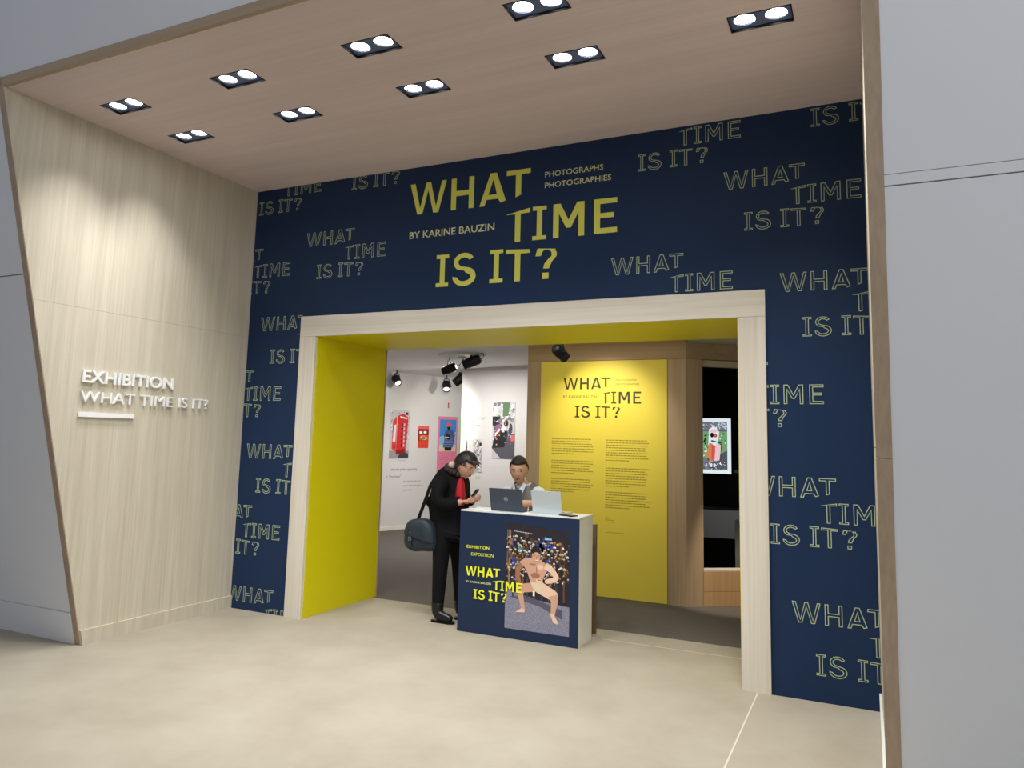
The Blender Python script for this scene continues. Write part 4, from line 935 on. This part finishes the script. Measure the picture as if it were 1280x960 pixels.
bm = bmesh.new(); add_box(bm, (-3.708, .383, .640), (-3.688, .391, .735), .002); B(obj('flap_strap', bm, bagm))
bm = bmesh.new()
for lo, hi in (((-3.713, .378, .690), (-3.708, .386, .722)), ((-3.688, .378, .690), (-3.683, .386, .722)), ((-3.713, .378, .690), (-3.683, .386, .695)), ((-3.713, .378, .717), (-3.683, .386, .722))): add_box(bm, lo, hi)
B(obj('buckle', bm, buck)); bm = bmesh.new(); bmesh.ops.create_uvsphere(bm, u_segments=12, v_segments=8, radius=.006, matrix=Matrix.Translation((-3.700, .385, .760))); B(obj('stud', bm, buck, None, True))
bm = bmesh.new(); add_box(bm, (-3.545, .395, .745), (-3.530, .402, .79), .002); B(obj('side_clip', bm, buck))
bm = bmesh.new(); pts = [Vector(p) for p in ((-3.615, .45, .85), (-3.575, .45, .95), (-3.53, .45, 1.07), (-3.500, .46, 1.17), (-3.468, .50, 1.25), (-3.42, .58, 1.305), (-3.36, .68, 1.315))]
for a, b in zip(pts, pts[1:]):
    d = (b-a).normalized(); sd_ = Vector((1, .25, 0)); sd_ = (sd_-d*sd_.dot(d)).normalized()*.015; nn = d.cross(sd_).normalized()*.002
    add_prism(bm, [a-sd_-nn, a+sd_-nn, a+sd_+nn, a-sd_+nn], b-a)
B(obj('strap', bm, coatm))

# ---- attendant behind the desk
att = empty('person', (-2.86, 1.1, 0), 'person in a grey waistcoat and white shirt seated behind the laptops', 'person')
Aq = lambda o: loc_parent(o, att)
hc = Vector((-2.868, .955, 1.318)); bmh = bmesh.new(); MA = head_bm(bmh, hc, -1.30, -.26, 0, 1.03)
body = [skin_mesh([(-2.86, 1.20, .74, .15, .13), (-2.86, 1.19, .88, .14, .115), (-2.86, 1.13, 1.02, .15, .115), (-2.86, 1.07, 1.12, .12, .08), (-2.86, 1.03, 1.175, .058), (-2.865, 1.0, 1.24, .054),
    (-2.95, 1.12, .70, .088), (-2.96, .84, .70, .064), (-2.96, .90, .40, .055), (-2.96, .92, .09, .042), (-2.77, 1.12, .70, .088), (-2.76, .84, .70, .064), (-2.76, .90, .40, .055), (-2.76, .92, .09, .042)],
    [(0, 1), (1, 2), (2, 3), (3, 4), (4, 5), (0, 6), (6, 7), (7, 8), (8, 9), (0, 10), (10, 11), (11, 12), (12, 13)]),
  skin_mesh(*chain([(-2.95, 1.06, 1.10, .060), (-3.035, 1.03, 1.09, .056), (-3.07, .92, .99, .044), (-2.95, .74, 1.030, .036), (-2.88, .68, 1.035, .026)])),
  skin_mesh(*chain([(-2.77, 1.06, 1.11, .060), (-2.675, 1.03, 1.10, .056), (-2.60, .88, 1.02, .046), (-2.70, .70, 1.040, .038), (-2.765, .645, 1.037, .027)])),
  hand_mesh((-2.885, .685, 1.035), (.35, -.9, -.05), (0, 0, -1), .35, 1, 1.0), hand_mesh((-2.76, .65, 1.037), (-.35, -.5, -.05), (0, 0, -1), .35, -1, .85), bmh]
for x in (-2.96, -2.76): body.append(skin_mesh(*chain([(x, .93, .09, .042), (x, .90, .055, .044), (x, .82, .04, .036), (x, .77, .03, .028)])))
me = fuse(body, .006)
dress(me, [skin2, mat('dark_trousers', srgb(40, 42, 50), .8)], lambda c: 0 if c.z > .80 else 1); Aq(link('body', me)); fparts(MA, att, 1.03)
Aq(obj('hair', hair_bm(MA, 1.03, .52, .010, -.25, .003, 8), mat('dark_brown_hair', srgb(34, 28, 26), .6), None, True))
shirt = mat('white_shirt', srgb(222, 230, 242), .75); vest = mat('grey_waistcoat', srgb(134, 132, 128), .85, noise=(120, .12))
sh_parts = [skin_mesh([(-2.86, 1.19, .86, .155, .132), (-2.86, 1.13, 1.02, .165, .13), (-2.86, 1.065, 1.12, .14, .10), (-2.86, 1.03, 1.18, .082, .080), (-2.94, 1.05, 1.125, .080), (-2.78, 1.05, 1.135, .080)], [(0, 1), (1, 2), (2, 3), (2, 4), (2, 5)]),
   skin_mesh(*chain([(-2.95, 1.06, 1.105, .076), (-3.03, 1.035, 1.095, .076), (-3.068, .96, 1.03, .068), (-3.075, .92, .995, .062)])), skin_mesh(*chain([(-2.77, 1.06, 1.115, .076), (-2.68, 1.035, 1.105, .076), (-2.625, .94, 1.05, .070), (-2.605, .895, 1.03, .062)]))]
Aq(garment('shirt', sh_parts, shirt, None, .007, [((0, 0, .80), (0, 0, -1)), ((0, 0, 1.215), (0, 0, 1))]))
Aq(garment('waistcoat', [skin_mesh([(-2.86, 1.19, .84, .165, .145), (-2.86, 1.125, 1.02, .175, .145), (-2.86, 1.06, 1.12, .155, .118), (-2.955, 1.045, 1.125, .088), (-2.765, 1.045, 1.135, .088)], [(0, 1), (1, 2), (2, 3), (2, 4)])], vest, None, .007, [((0, 0, .78), (0, 0, -1)), ((-3.0, 0, 1.12), (-1, 0, .15)), ((-2.715, 0, 1.12), (1, 0, .15)), ((-2.86, .93, 1.16), (0, -.35, 1))]))
for sd_ in (-1, 1):
    cx_ = -2.862; bm = bmesh.new(); add_prism(bm, [(cx_+sd_*.010, .905, 1.125), (cx_+sd_*.048, .925, 1.115), (cx_+sd_*.070, .960, 1.190), (cx_+sd_*.046, .945, 1.205)], (0, -.006, -.002)); Aq(obj('shirt_collar', bm, shirt))
bm = bmesh.new(); add_prism(bm, [(-2.888, .908, 1.125), (-2.836, .908, 1.125), (-2.862, .895, 1.065)], (0, -.006, 0)); Aq(obj('shirt_front', bm, shirt))
for x in (-2.96, -2.76): Aq(garment('shoe', [skin_mesh(*chain([(x, .935, .075, .046), (x, .90, .055, .050), (x, .82, .045, .044), (x, .77, .036, .034)]))], leather, None, .007, [((0, 0, .001), (0, 0, -1))]))
# stool he sits on
st = empty('stool', (-2.86, 1.24, 0), 'black round stool under the person in the waistcoat', 'stool')
S_ = lambda o: loc_parent(o, st)
bm = bmesh.new(); add_tube(bm, (-2.86, 1.24, .575), (-2.86, 1.24, .618), .17, .175, 32); S_(obj('seat', bm, leather))
bm = bmesh.new(); add_tube(bm, (-2.86, 1.24, .03), (-2.86, 1.24, .575), .022, n=12); S_(obj('column', bm, blackm)); bm = bmesh.new(); add_tube(bm, (-2.86, 1.24, 0), (-2.86, 1.24, .03), .19, .17, 32); S_(obj('base', bm, blackm))
